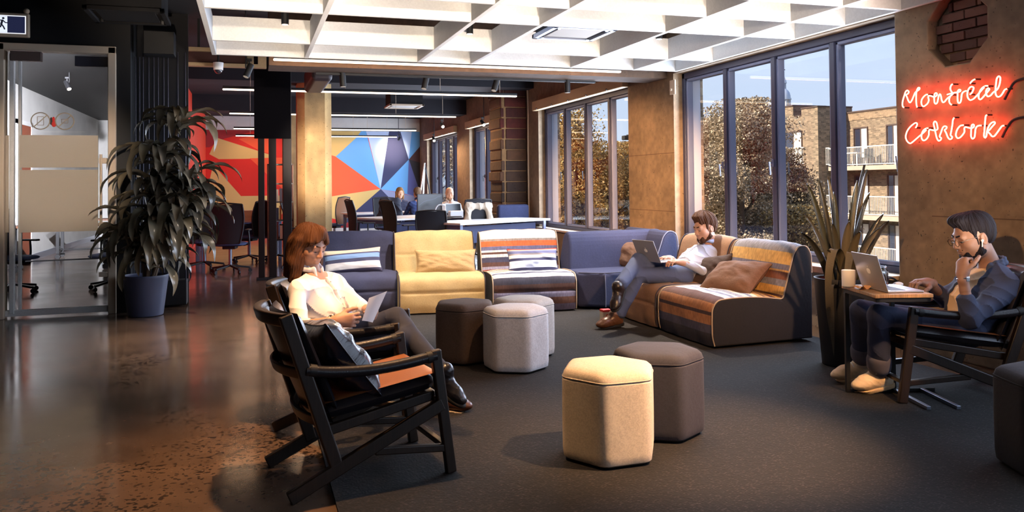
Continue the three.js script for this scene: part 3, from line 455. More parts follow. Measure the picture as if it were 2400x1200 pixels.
  P('seat_seam', tube([[3.335, 0.385, -8.04], [3.57, 0.385, -7.89], [4.3, 0.385, -8.03]], 0.005, 20, 6), mat(0x2a2a3a, 0.8), t);
}
// ---------- cushions ----------
function cushionGeo(w, h, d, wr = 1, s = 3) {
  const f = (sg) => (u, v) => { const x = u * 2 - 1, y = v * 2 - 1, e = Math.pow(Math.max(0, 1 - Math.pow(Math.abs(x), 2.6)), 0.5) * Math.pow(Math.max(0, 1 - Math.pow(Math.abs(y), 2.6)), 0.5);
    const pin = 1 - 0.09 * (1 - x * x) * Math.abs(y) ** 3, pinX = 1 - 0.07 * (1 - y * y) * Math.abs(x) ** 3, n = fbm(u * 0.9 + s * 0.13, v * 0.9, 5, 3, s) - 0.5, cr = Math.sin((x * 3 + y * (x > 0 ? 4 : -4)) * 3) * Math.abs(x) * 0.06;
    return [x * w / 2 * pinX, y * h / 2 * pin, sg * d / 2 * e * (1 + wr * (n * 0.5 + cr)) ]; };
  const g = M([surf(f(1), 36, 28, 1, 1), surf(f(-1), 36, 28, 1, 1, true)]); g.userData.uv = true; return g;
}
function cushion(label, p, w, h, d, rx, ry, rz, mt, s = 3, wr = 1) {
  const t = thing('cushion', label, 'cushion', p); t.rotation.set(rx, ry, rz, 'YXZ'); P('cushion_cover', cushionGeo(w, h, d, wr, s), mt, t);
  const k = []; for (let i = 0; i < 48; i++) { const a = i / 48 * 4, q = Math.floor(a), f = (a - q) * 2 - 1, [x, y] = [[f, -1], [1, f], [-f, 1], [-1, -f]][q]; k.push(V(x * w / 2 * (1 - 0.07 * (1 - y * y) * Math.abs(x) ** 3), y * h / 2 * (1 - 0.09 * (1 - x * x) * Math.abs(y) ** 3), 0)); }
  P('edge_seam', tube(k, 0.004, 96, 5, true), mt.userData.seam || mt, t); return t;
}
{
  const bands = (l) => tex(128, (u, v, i, j) => { let c = l[0][1]; for (const [f, k] of l) if (v >= f) c = k; const q = 0.92 + 0.1 * (((i >> 1) + (j >> 1)) & 1); const C = new THREE.Color(c); return [C.r, C.g, C.b].map((x) => Math.pow(x, 1 / 2.2) * 255 * q); }, 0, true, 256);
  const cs = (map) => { const q = mat(0xffffff, 0.9, { map }); q.userData.seam = fabrics.slate; return q; };
  const pl = (c) => { const q = T.weave.clone(); q.repeat.set(1.2, 0.7); q.needsUpdate = true; return mat(c, 0.9, { map: q, bumpMap: T.wrinkle.clone(), bumpScale: 0.004 }); };
  cushion('oblong cushion with blue and white bands on the dark slate sofa seat', [1.05, 0.54, -8.86], 0.62, 0.27, 0.14, -0.3, -6 * D2, 0.06, cs(bands([[0, '#3a3c5a'], [0.14, '#b8bcc8'], [0.42, '#303456'], [0.56, '#6888b8'], [0.74, '#363858'], [0.8, '#b8a898']])), 1, 0.6);
  cushion('plain tan oblong cushion on the yellow sofa seat', [1.99, 0.52, -8.5], 0.66, 0.28, 0.16, -0.28, -6 * D2, -0.02, pl(0xa08860), 2);
  cushion('striped white, red and blue oblong cushion on the striped sofa seat', [2.9, 0.52, -8.27], 0.56, 0.28, 0.15, -0.28, -6 * D2, 0.0, cs(bands([[0, '#40446a'], [0.16, '#2e3052'], [0.2, '#c4cce0'], [0.42, '#d4d8e4'], [0.48, '#34365a'], [0.58, '#d8d8dc'], [0.7, '#8a8080'], [0.76, '#565a80'], [0.88, '#a0908a'], [0.93, '#c83020']])), 4);
  cushion('dark slate blue oblong cushion on the corner sofa seat', [3.72, 0.53, -8.6], 0.64, 0.3, 0.16, -0.28, -2 * D2, 0.03, pl(0x2a3052), 5);
  cushion('small brown cushion in the angle of the corner sofa', [4.12, 0.53, -8.42], 0.36, 0.32, 0.15, -0.25, -48 * D2, -0.1, pl(0x5c4436), 6);
  cushion('large brown cushion lying on the striped seat at the right end', [4.0, 0.515, -6.13], 0.58, 0.42, 0.17, -0.95, -78 * D2, 0.1, pl(0x6a4a36), 7);
  cushion('dark cushion behind the back of the man with the laptop on his lap', [4.1, 0.5, -6.68], 0.44, 0.34, 0.15, -0.5, -70 * D2, 0.2, pl(0x3a2a26), 8);
}
// ---------- lounge armchairs ----------
function loungeChair(label) {
  const t = thing('lounge_armchair', label, 'armchair'), X = (s) => s - 0.38, wd = m.woodDark, L = m.leather, zc = 0.255;
  for (const s of [1, -1]) {
    const z = s * zc;
    P('back_post', bar([X(0.0), 0.79, z], [X(0.225), 0.09, z], 0.036, 0.058, 0.008, V(1, 0, 0)), wd, t);
    P('front_leg', bar([X(0.682), 0.575, z], [X(0.756), 0, z], 0.036, 0.05, 0.008, V(1, 0, 0)), wd, t);
    P('rear_leg', bar([X(0.715), 0.325, z + s * 0.002], [X(0.012), 0.01, z + s * 0.002], 0.034, 0.058, 0.006), wd, t);
    P('side_stretcher', bar([X(0.39), 0.155, z], [X(0.735), 0.118, z], 0.03, 0.035, 0.006), wd, t);
    P('seat_rail', bar([X(0.165), 0.262, z * 0.86], [X(0.69), 0.362, z * 0.86], 0.03, 0.045, 0.006), wd, t);
    P('arm_sling', tube([[X(0.085), 0.545, z], [X(0.2), 0.527, z], [X(0.38), 0.517, z], [X(0.54), 0.528, z], [X(0.685), 0.548, z]], 0.026, 40, 12), L, t);
    P('arm_collar', [tube([[X(0.1), 0.545, z], [X(0.13), 0.538, z]], 0.0285, 6, 12), tube([[X(0.64), 0.541, z], [X(0.665), 0.545, z]], 0.0285, 6, 12)], m.black, t);
  }
  const curve = (s, y, w, bow, z0 = zc) => Array.from({ length: 13 }, (_, i) => { const q = i / 12 * 2 - 1; return V(X(s) - bow * (1 - q * q), y, q * w); });
  const rail = (s0, y0, h, th, bow, w = zc) => { const g = surf((u, v) => { const q = u * 2 - 1, a = v * Math.PI * 2, cx = Math.cos(a), cy = Math.sin(a), sq = (k) => Math.sign(k) * Math.pow(Math.abs(k), 0.45); return [X(s0) - bow * (1 - q * q) + th / 2 * sq(cx) - 0.32 * h / 2 * sq(cy), y0 + h / 2 * sq(cy), q * w]; }, 24, 20); return g; };
  P('top_rail', rail(0.012, 0.765, 0.06, 0.04, 0.07), wd, t); P('back_rail', rail(0.08, 0.53, 0.05, 0.022, 0.075), wd, t); P('lower_rail', rail(0.155, 0.315, 0.05, 0.026, 0.055), wd, t);
  P('front_rail', bar([X(0.7), 0.345, -zc], [X(0.7), 0.345, zc], 0.03, 0.05, 0.006, V(1, 0, 0)), wd, t); P('front_stretcher', bar([X(0.735), 0.12, -zc], [X(0.735), 0.12, zc], 0.026, 0.034, 0.006, V(1, 0, 0)), wd, t);
  const sheet = (s0, s1, y0, y1, th, bow, w) => { const f = (sg) => (u, v) => { const q = u * 2 - 1, e = Math.pow(Math.max(0, 1 - Math.pow(Math.abs(q), 10)), 0.4) * Math.pow(Math.max(0, 1 - Math.pow(Math.abs(v * 2 - 1), 12)), 0.4); return [X(lerp(s0, s1, v)) - bow * (1 - q * q) + sg * th / 2 * e, lerp(y0, y1, v), q * w]; }; return M([surf(f(1), 24, 24, 0, 0, true), surf(f(-1), 24, 24, 0, 0)]); };
  P('back_panel', sheet(0.21, 0.018, 0.3, 0.775, 0.02, 0.06, 0.238), L, t); P('back_cushion', sheet(0.225, 0.055, 0.36, 0.79, 0.055, 0.05, 0.236), L, t);
  const seat = (y, th, hi) => { const f = (sg) => (u, v) => { const q = u * 2 - 1, k = v * 2 - 1, e = Math.pow(Math.max(0, 1 - Math.pow(Math.abs(q), 9)), 0.45) * Math.pow(Math.max(0, 1 - Math.pow(Math.abs(k), 10)), 0.45), s = lerp(0.17, 0.7, v); return [X(s), lerp(0.345, 0.425, v) + y + sg * th / 2 * e - 0.012 * (1 - q * q) * (1 - k * k) * hi, q * 0.235]; }; return M([surf(f(1), 24, 24), surf(f(-1), 24, 24, 0, 0, true)]); };
  P('seat_cushion', seat(0, 0.085, 1), L, t); P('seat_lit_tan', seat(0.042, 0.012, 1), m.leatherLitTan, t, 'seat top with lamplight painted tan into the leather');  // tan tint on top stands for lamplight on the black leather
  return t;
}
const chairA = loungeChair('dark wood lounge armchair in black leather nearest the camera with an empty light-tinted seat');
chairA.position.set(0.475, 0.012, -3.905); chairA.rotation.y = 9 * D2;
const chairB = copyOf(chairA, 'dark wood lounge armchair in which the reading woman sits', [0.545, 0.012, -4.83], -17 * D2);
const chairC = copyOf(chairA, 'dark lounge armchair of the man with the wristwatch by the concrete wall', [4.2, 0.012, -4.05], 162 * D2); chairC.scale.set(1.12, 1, 1);
{ const t = cushion('plump glossy dark leather cushion on the seat of the nearest armchair', [0.38, 0.55, -3.9], 0.5, 0.42, 0.2, -0.55, 99 * D2, -0.25, m.leatherBlue, 9, 1.2); t.rotation.set(-0.62, 90 * D2 + 0.3, -0.12, 'YXZ'); }
// ---------- side table by the window, with its things ----------
{
  const t = thing('side_table', 'small wood-topped side table on thin black legs before the man in glasses', 'table', [3.55, 0.012, -4.0], -17 * D2), a = m.black; t.scale.set(1.037, 0.966, 1.037);
  // local x to the right along the man, z towards the camera
  P('table_top', box(-0.05, 0.28, 0.675, 0.7, -0.27, 0.18, 0.006), m.woodLight, t); P('top_frame', M([box(-0.04, 0.27, 0.65, 0.675, -0.26, -0.235, 0.003), box(-0.04, 0.27, 0.65, 0.675, 0.145, 0.17, 0.003), box(-0.04, -0.015, 0.65, 0.675, -0.26, 0.17, 0.003), box(0.245, 0.27, 0.65, 0.675, -0.26, 0.17, 0.003)]), a, t);
  for (const x of [-0.03, 0.25]) P('leg', box(x - 0.0125, x + 0.0125, 0, 0.65, -0.26, -0.235, 0.003), a, t);
  P('base_bar', box(-0.04, 0.5, 0, 0.022, -0.26, -0.235, 0.003), a, t); for (const x of [0.25, 0.42]) P('base_bar', box(x - 0.0125, x + 0.0125, 0, 0.022, -0.235, 0.16, 0.003), m.steel, t);
}
function logo(t, mt) { P('emblem', [sph(0.013, -0.006, -0.004, 0, 12, 1, 1.15, 0.12), sph(0.013, 0.006, -0.004, 0, 12, 1, 1.15, 0.12), sph(0.005, 0.006, 0.019, 0, 8, 0.7, 1.4, 0.2).rotateZ(-0.1)], mt, t); }
// laptop: origin at the hinge, base towards +x, lid leaning back by tilt
function laptop(label, p, ry, tilt, W = 0.3, Dp = 0.21) {
  const t = thing('laptop', label, 'laptop', p, ry); P('base', box(0, Dp, 0, 0.012, -W / 2, W / 2, 0.005), m.laptop, t); P('keyboard', box(0.03, 0.12, 0.0118, 0.0135, -W / 2 + 0.025, W / 2 - 0.025), mat(0x3a3a40, 0.6), t); P('touchpad', box(0.13, 0.195, 0.0118, 0.0128, -0.05, 0.05), mat(0xa8a8ae, 0.35), t);
  const lid = new THREE.Group(); lid.name = 'lid'; lid.rotation.z = tilt; lid.position.set(0.004, 0.01, 0); t.add(lid);
  P('lid_shell', box(-0.006, 0.0, 0, Dp, -W / 2, W / 2, 0.003), m.laptop, lid); P('display', box(-0.0005, 0.0008, 0.012, Dp - 0.01, -W / 2 + 0.01, W / 2 - 0.01), m.screenDark, lid);
  const e = new THREE.Group(); e.name = 'emblem_holder'; lid.add(e); const em = P('emblem', [sph(0.014, 0, -0.003, -0.007, 12, 0.1, 1.2, 1), sph(0.014, 0, -0.003, 0.007, 12, 0.1, 1.2, 1), sph(0.005, 0, 0.022, 0.003, 8, 0.2, 1.5, 0.8)], m.paper, lid, 'white emblem on the lid'); em.position.set(-0.0068, Dp * 0.52, 0); lid.remove(e); return t;
}
laptop('open silver laptop on the small wood-topped side table', [3.588, 0.689, -4.0], -14 * D2, 0.3, 0.31, 0.22);
{
  const t = thing('mug', 'white mug on the wood-topped side table', 'mug', [3.56, 0.689, -4.19]); P('cup', lathe([[0.0, 0.004], [0.036, 0.004], [0.0375, 0.0], [0.04, 0.004], [0.041, 0.1], [0.0395, 0.102], [0.037, 0.1], [0.036, 0.012], [0, 0.01]], 28), m.paper, t);
  P('handle', tube([[0.02, 0.02, -0.035], [0.03, 0.025, -0.062], [0.032, 0.06, -0.066], [0.02, 0.082, -0.036]], 0.005, 16), m.paper, t);
  const j = thing('glass_jar', 'clear glass jar with a screw neck behind the laptop on the side table', 'jar', [3.79, 0.689, -4.16]); P('jar_body', lathe([[0, 0.002], [0.034, 0.002], [0.037, 0.01], [0.037, 0.085], [0.03, 0.1], [0.027, 0.104], [0.027, 0.12], [0.024, 0.12], [0.024, 0.1], [0.033, 0.08], [0.033, 0.012], [0, 0.01]], 24), phys(0xdfe8f0, 0.05, { transmission: 1, thickness: 0.004, ior: 1.45 }), j); P('neck_ring', new THREE.TorusGeometry(0.0275, 0.003, 6, 24).rotateX(Math.PI / 2).translate(0, 0.112, 0), m.chrome, j);
  const ms = one('computer_mouse', sph(0.03, 3.86, 0.698, -4.1, 16, 1.15, 0.5, 0.85), m.paper, 'white computer mouse beyond the laptop on the side table', 'mouse');
  one('power_cable', tube([[3.84, 0.695, -4.17], [3.92, 0.72, -4.24], [4.02, 0.69, -4.28], [4.1, 0.58, -4.32], [4.12, 0.3, -4.45]], 0.006, 40), m.black, 'black power cable looping off the back of the side table', 'cable');
  one('snack_wrapper', surf((u, v) => { const a = u * 0.1 - 0.05, b = v * 0.06 - 0.03; return [3.56 + a, 0.693 + 0.012 * fbm(u * 0.9, v * 0.9, 4, 2, 5) + 0.01 * Math.sin(u * 9), -4.06 + b]; }, 12, 8), mat(0xd8a060, 0.4), 'crumpled tan wrapper beside the mug on the side table', 'wrapper');
}
// ---------- plants ----------
const ringOf = (r, y, n = 28) => Array.from({ length: n }, (_, i) => V(r * Math.cos(i / n * 6.28319), y, r * Math.sin(i / n * 6.28319)));
{
  const t = thing('snake_plant', 'tall snake plant with pointed leaves in a slim black planter by the window', 'plant', [4.1, 0.012, -4.92]);
  P('planter', lathe([[0, 0], [0.125, 0], [0.13, 0.01], [0.175, 0.6], [0.18, 0.63], [0.17, 0.63], [0.165, 0.58], [0, 0.57]], 32), m.black, t); P('soil', cyl(0.163, 0.163, 0.56, 0.585), mat(0x1c1410, 1), t);
  const lm = [0x2a2c22, 0x343228, 0x24241e, 0x443e30].map((c) => phys(c, 0.38, { bumpMap: T.leather, bumpScale: 0.001, clearcoat: 0.2 }));
  // tips relative to the planter: x, y, z, half width
  const tips = [[-0.3, 1.32, 0.04, 0.035], [-0.05, 1.37, -0.05, 0.035], [0.22, 1.455, 0.02, 0.04], [0.31, 1.42, -0.06, 0.045], [-0.09, 1.26, 0.06, 0.032], [-0.38, 1.11, 0.1, 0.035], [-0.43, 0.98, 0.14, 0.042], [0.44, 1.04, 0.02, 0.055], [0.1, 1.34, 0.08, 0.04], [-0.15, 1.2, -0.1, 0.036], [0.12, 1.2, 0.14, 0.045], [-0.04, 1.05, 0.16, 0.045], [0.04, 1.3, -0.14, 0.036], [-0.22, 1.04, 0.2, 0.04], [0.26, 1.1, 0.16, 0.04], [0.18, 1.0, 0.2, 0.05], [-0.3, 0.86, 0.24, 0.045], [0.3, 1.25, -0.02, 0.036], [-0.16, 1.36, -0.02, 0.03], [0.0, 0.98, 0.22, 0.05]];
  tips.forEach(([x, y, z, w], k) => {
    const b = V(x * 0.28 + rr(-0.03, 0.03), 0.57, z * 0.3 + rr(-0.04, 0.04)), e = V(x, y, z), mid = b.clone().lerp(e, 0.55).add(V(-x * 0.22, 0.05, -z * 0.2)), c = new THREE.QuadraticBezierCurve3(b, mid, e), side = V(rr(0.75, 1), 0, rr(-0.5, 0.5)).normalize(), nrm = V(-side.z, 0, side.x);
    const tw = rr(-0.5, 0.5), f = (sg) => (u, v) => { const p = c.getPoint(v), ww = w * (0.46 + 0.42 * v) * Math.pow(Math.max(0, 1 - Math.pow(v, 2.6)), 0.6), q = u * 2 - 1, a = tw * v, dx = side.x * Math.cos(a) + nrm.x * Math.sin(a), dz = side.z * Math.cos(a) + nrm.z * Math.sin(a), nx = -dz, nz = dx, cup = 0.35 * w * (q * q) + sg * 0.0025 * (1 - q * q); return [p.x + dx * q * ww + nx * cup, p.y, p.z + dz * q * ww + nz * cup]; };
    P('leaf', M([surf(f(1), 6, 22), surf(f(-1), 6, 22, 0, 0, true)]), lm[k % 4], t);
  });
  // two bent leaves arching down towards the sofa
  for (const pts of [[[-0.08, 0.57, 0.12], [-0.16, 0.82, 0.2], [-0.24, 0.86, 0.24], [-0.31, 0.72, 0.27], [-0.33, 0.45, 0.28], [-0.32, 0.3, 0.28]], [[-0.06, 0.57, 0.14], [-0.1, 0.8, 0.26], [-0.15, 0.84, 0.3], [-0.22, 0.7, 0.34], [-0.25, 0.58, 0.35]], [[-0.1, 0.56, 0.1], [-0.2, 0.6, 0.14], [-0.21, 0.4, 0.16], [-0.2, 0.1, 0.17]]]) { const c = new THREE.CatmullRomCurve3(pts.map(vec)); P('leaf', M([surf((u, v) => { const p = c.getPoint(v), w = 0.03 * (1 - v ** 3), q = u * 2 - 1; return [p.x + q * w * 0.5, p.y + 0.2 * w * q * q, p.z + q * w]; }, 4, 24), surf((u, v) => { const p = c.getPoint(v), w = 0.03 * (1 - v ** 3), q = u * 2 - 1; return [p.x + q * w * 0.5, p.y - 0.003 + 0.2 * w * q * q, p.z + q * w]; }, 4, 24, 0, 0, true)]), lm[3], t); }
}
{
  const t = thing('corn_plant', 'tall drooping corn plant in a round dark blue pot beside the glass door', 'plant', [-1.06, 0, -9.42]);
  P('pot', lathe([[0, 0], [0.165, 0], [0.175, 0.01], [0.225, 0.4], [0.228, 0.43], [0.218, 0.43], [0.21, 0.38], [0, 0.37]], 40), mat(0x3c4056, 0.5), t); P('soil', cyl(0.208, 0.208, 0.36, 0.39), mat(0x1c1410, 1), t);
  const stemM = mat(0x5c4a38, 0.9), lms = [0x66604f, 0x7a6f5a, 0x545046, 0x8c7f68, 0x706858].map((c) => phys(c, 0.26, { transmission: 0.12, thickness: 0 }));
  const geos = Array.from({ length: 8 }, (_, k) => { // a strap leaf along +x that rises, arches and hangs
    const L = 0.44 + 0.03 * k, e0 = 1.15 - 0.16 * (k % 4) , bend = 2.0 + 0.22 * (k % 5), w0 = 0.046 + 0.006 * (k % 3); let x = 0, y = 0, a = e0; const pts = [[0, 0, a]]; for (let i = 1; i <= 18; i++) { a -= bend / 18 * (0.5 + i / 18); a = Math.max(a, -1.55); x += Math.cos(a) * L / 18; y += Math.sin(a) * L / 18; pts.push([x, y, a]); }
    const f = (o) => (u, v) => { const i = v * 18, j = Math.min(17, i | 0), g = i - j, p = [0, 1, 2].map((n) => lerp(pts[j][n], pts[j + 1][n], g)), q = u * 2 - 1, w = w0 * Math.pow(Math.sin(Math.PI * Math.min(1, 0.1 + v * 0.9)), 0.7) * (v > 0.98 ? 0.3 : 1), fold = 0.45 * Math.abs(q) * w + 0.25 * w * Math.sin(v * 14 + k * 2) * q; return [p[0] - Math.sin(p[2]) * fold, p[1] + Math.cos(p[2]) * fold + o, q * w]; };
    return M([surf(f(0.0012), 4, 18), surf(f(-0.0012), 4, 18, 0, 0, true)]);
  });
  // heads: x, y, z, leaves, size
  const heads = [[0.34, 2.12, 0.04, 30, 0.95], [0.16, 1.76, 0.1, 32, 1.05], [0.42, 1.5, 0.04, 32, 1.1], [0.08, 1.42, 0.06, 32, 1.05], [0.38, 1.2, 0.12, 32, 1.1], [0.14, 1.1, 0.16, 34, 1.15], [-0.04, 0.88, 0.1, 32, 1.1], [0.28, 0.9, 0.16, 34, 1.1], [0.06, 0.7, 0.18, 28, 1.0]];
  for (const [x, y, z, n, s] of heads) {
    P('stem', tube([[x * 0.2, 0.37, z * 0.3], [x * 0.5, lerp(0.37, y, 0.45), z * 0.6], [x, y, z]], 0.016, 20, 8), stemM, t);
    for (let i = 0; i < n; i++) { const l = P('leaf', geos[rnd() * 8 | 0], lms[rnd() * 5 | 0], t); l.position.set(x, y - rr(0, 0.22), z); l.rotation.set(0, i * 2.4 + rr(-0.3, 0.3), rr(-0.35, 0.3), 'YXZ'); const ang = l.rotation.y % 6.2832; l.scale.setScalar(s * rr(0.8, 1.15) * (Math.sin((ang + 6.2832) % 6.2832) > 0.35 ? 0.5 : 1)); }
  }
}
// ---------- neon sign ----------
{
  const t = thing('neon_sign', 'glowing red neon sign in handwriting on the concrete pier reading Montréal CoWork', 'neon sign');
  const nm = new THREE.MeshStandardMaterial({ color: 0x332222, emissive: new THREE.Color().setRGB(1, 0.13, 0.075), emissiveIntensity: 18 });
  const lines = [['word_lamp', [[5160,1926,5175,1934,5180,1956,5174,1987,5157,2025,5146,2048,5128,2060,5112,2045,5124,2031,5139,2027,5130,2003,5117,1975,5103,1960,5085,1974,5064,2007,5046,2035,5025,2044,5005,2055,5003,2065,5015,2068,5028,2054,5036,2032,5039,1989,5038,1942,5031,1914],
    [4924,2004,4943,2006,4968,1993,4988,1972,4993,1949,4987,1928,4972,1918,4950,1926,4931,1939,4920,1961,4925,1985,4920,1994,4901,1992,4872,1981,4853,1983,4841,1995,4846,2007,4860,2006,4867,1986,4868,1956,4864,1933,4853,1926,4841,1934,4831,1963,4823,1989,4813,1996,4805,1980,4798,1949,4787,1931,4774,1933,4748,1955,4720,1971,4702,1978],
    [4687,2056,4700,2054,4712,2036,4712,2018,4702,2000,4691,1986,4711,1973,4723,1956,4726,1930,4715,1911,4700,1903], [4747,1985,4715,1989,4679,1992,4648,1992,4631,1996,4626,2004,4639,2010,4651,2000,4654,1967,4654,1934,4648,1913,4635,1912,4624,1931,4618,1967,4609,1984,4587,1993,4570,1993],
    [4543,1964,4528,1972,4515,1992,4510,2009,4527,2018,4544,2013,4559,1993,4565,1961,4559,1939,4542,1923,4517,1927,4491,1944,4465,1965,4440,1987,4419,2004],
    [4390,2007,4415,2010,4444,1998,4465,1972,4474,1944,4471,1926,4458,1919,4437,1933,4412,1955,4391,1974,4383,1984,4395,1992,4410,1976,4410,1952,4400,1935,4380,1936,4351,1959,4323,1973,4307,1996,4296,2033,4296,2057,4307,2065,4321,2053,4330,2012,4335,1971,4334,1943,4321,1924,4301,1924,4281,1941,4261,1966,4241,1971], [4539,2043,4526,2056,4509,2065,4492,2068]]],
    ['word_lamp', [[5050,1757,5035,1780,5037,1793,5052,1796,5082,1783,5118,1758,5142,1728,5153,1693,5144,1665,5126,1646,5106,1639,5076,1653,5040,1675,5005,1696,4970,1717,4943,1738],
    [4926,1747,4955,1745,4982,1729,4997,1699,4998,1676,4984,1656,4967,1655,4942,1671,4927,1695,4924,1726,4917,1735,4893,1729,4865,1725,4843,1733,4845,1762,4854,1787,4868,1794,4878,1779,4871,1745,4861,1702,4850,1664,4834,1644,4815,1651,4810,1664,4824,1674,4809,1710,4792,1743,4776,1751,4758,1744,4763,1730,4777,1723,4764,1700,4749,1666,4733,1650,4715,1654,4710,1667,4723,1679,4716,1712,4706,1755,4698,1796,4686,1809],
    [4598,1746,4629,1744,4653,1726,4669,1698,4672,1672,4659,1655,4640,1656,4613,1676,4597,1697,4597,1722,4590,1731,4568,1726,4543,1720,4522,1722,4513,1734,4519,1745,4530,1743,4537,1722,4540,1686,4540,1657,4528,1642,4513,1652,4506,1684,4501,1712,4488,1729,4467,1733,4447,1731],
    [4404,1804,4416,1800,4423,1770,4428,1728,4433,1683,4436,1658,4428,1643,4418,1653,4411,1685,4398,1719,4373,1745,4349,1750,4345,1741,4370,1717,4394,1694,4405,1688,4387,1669,4371,1651,4355,1650,4331,1672,4307,1699,4287,1718,4269,1718]]]];
  for (const [n, strokes] of lines) strokes.forEach((s, k) => { const pts = []; for (let i = 0; i < s.length; i += 2) pts.push(V(4.955 + 0.004 * (k % 2), s[i + 1] / 1000, -s[i] / 1000)); P('neon_tube', tube(pts, 0.0052, pts.length * 5, 8), nm, t); const a = pts[0], b = pts[pts.length - 1]; P('tube_end', [rod(a, V(5.0, a.y, a.z), 0.006), rod(b, V(5.0, b.y, b.z), 0.006)], m.dark, t); });
  P('cable', tube([[4.97, 1.9, -4.275], [4.97, 1.955, -4.24], [4.975, 2.01, -4.2], [4.98, 2.03, -4.12], [4.98, 2.04, -4.0]], 0.009, 24), m.black, t); P('cable', tube([[4.97, 1.64, -4.3], [4.97, 1.69, -4.27], [4.975, 1.75, -4.22], [4.98, 1.77, -4.12], [4.98, 1.77, -4.0]], 0.009, 24), m.black, t);
  for (const [y, z0, z1] of [[1.985, -5.17, -4.25], [1.72, -5.15, -4.27]]) { areaLight(z1 - z0, 0.14, 0xff1408, 8, [4.94, y, (z0 + z1) / 2], [1, 0, 0]); areaLight(z1 - z0, 0.12, 0xff1c0a, 4, [4.93, y, (z0 + z1) / 2], [-1, 0, 0]); }
}
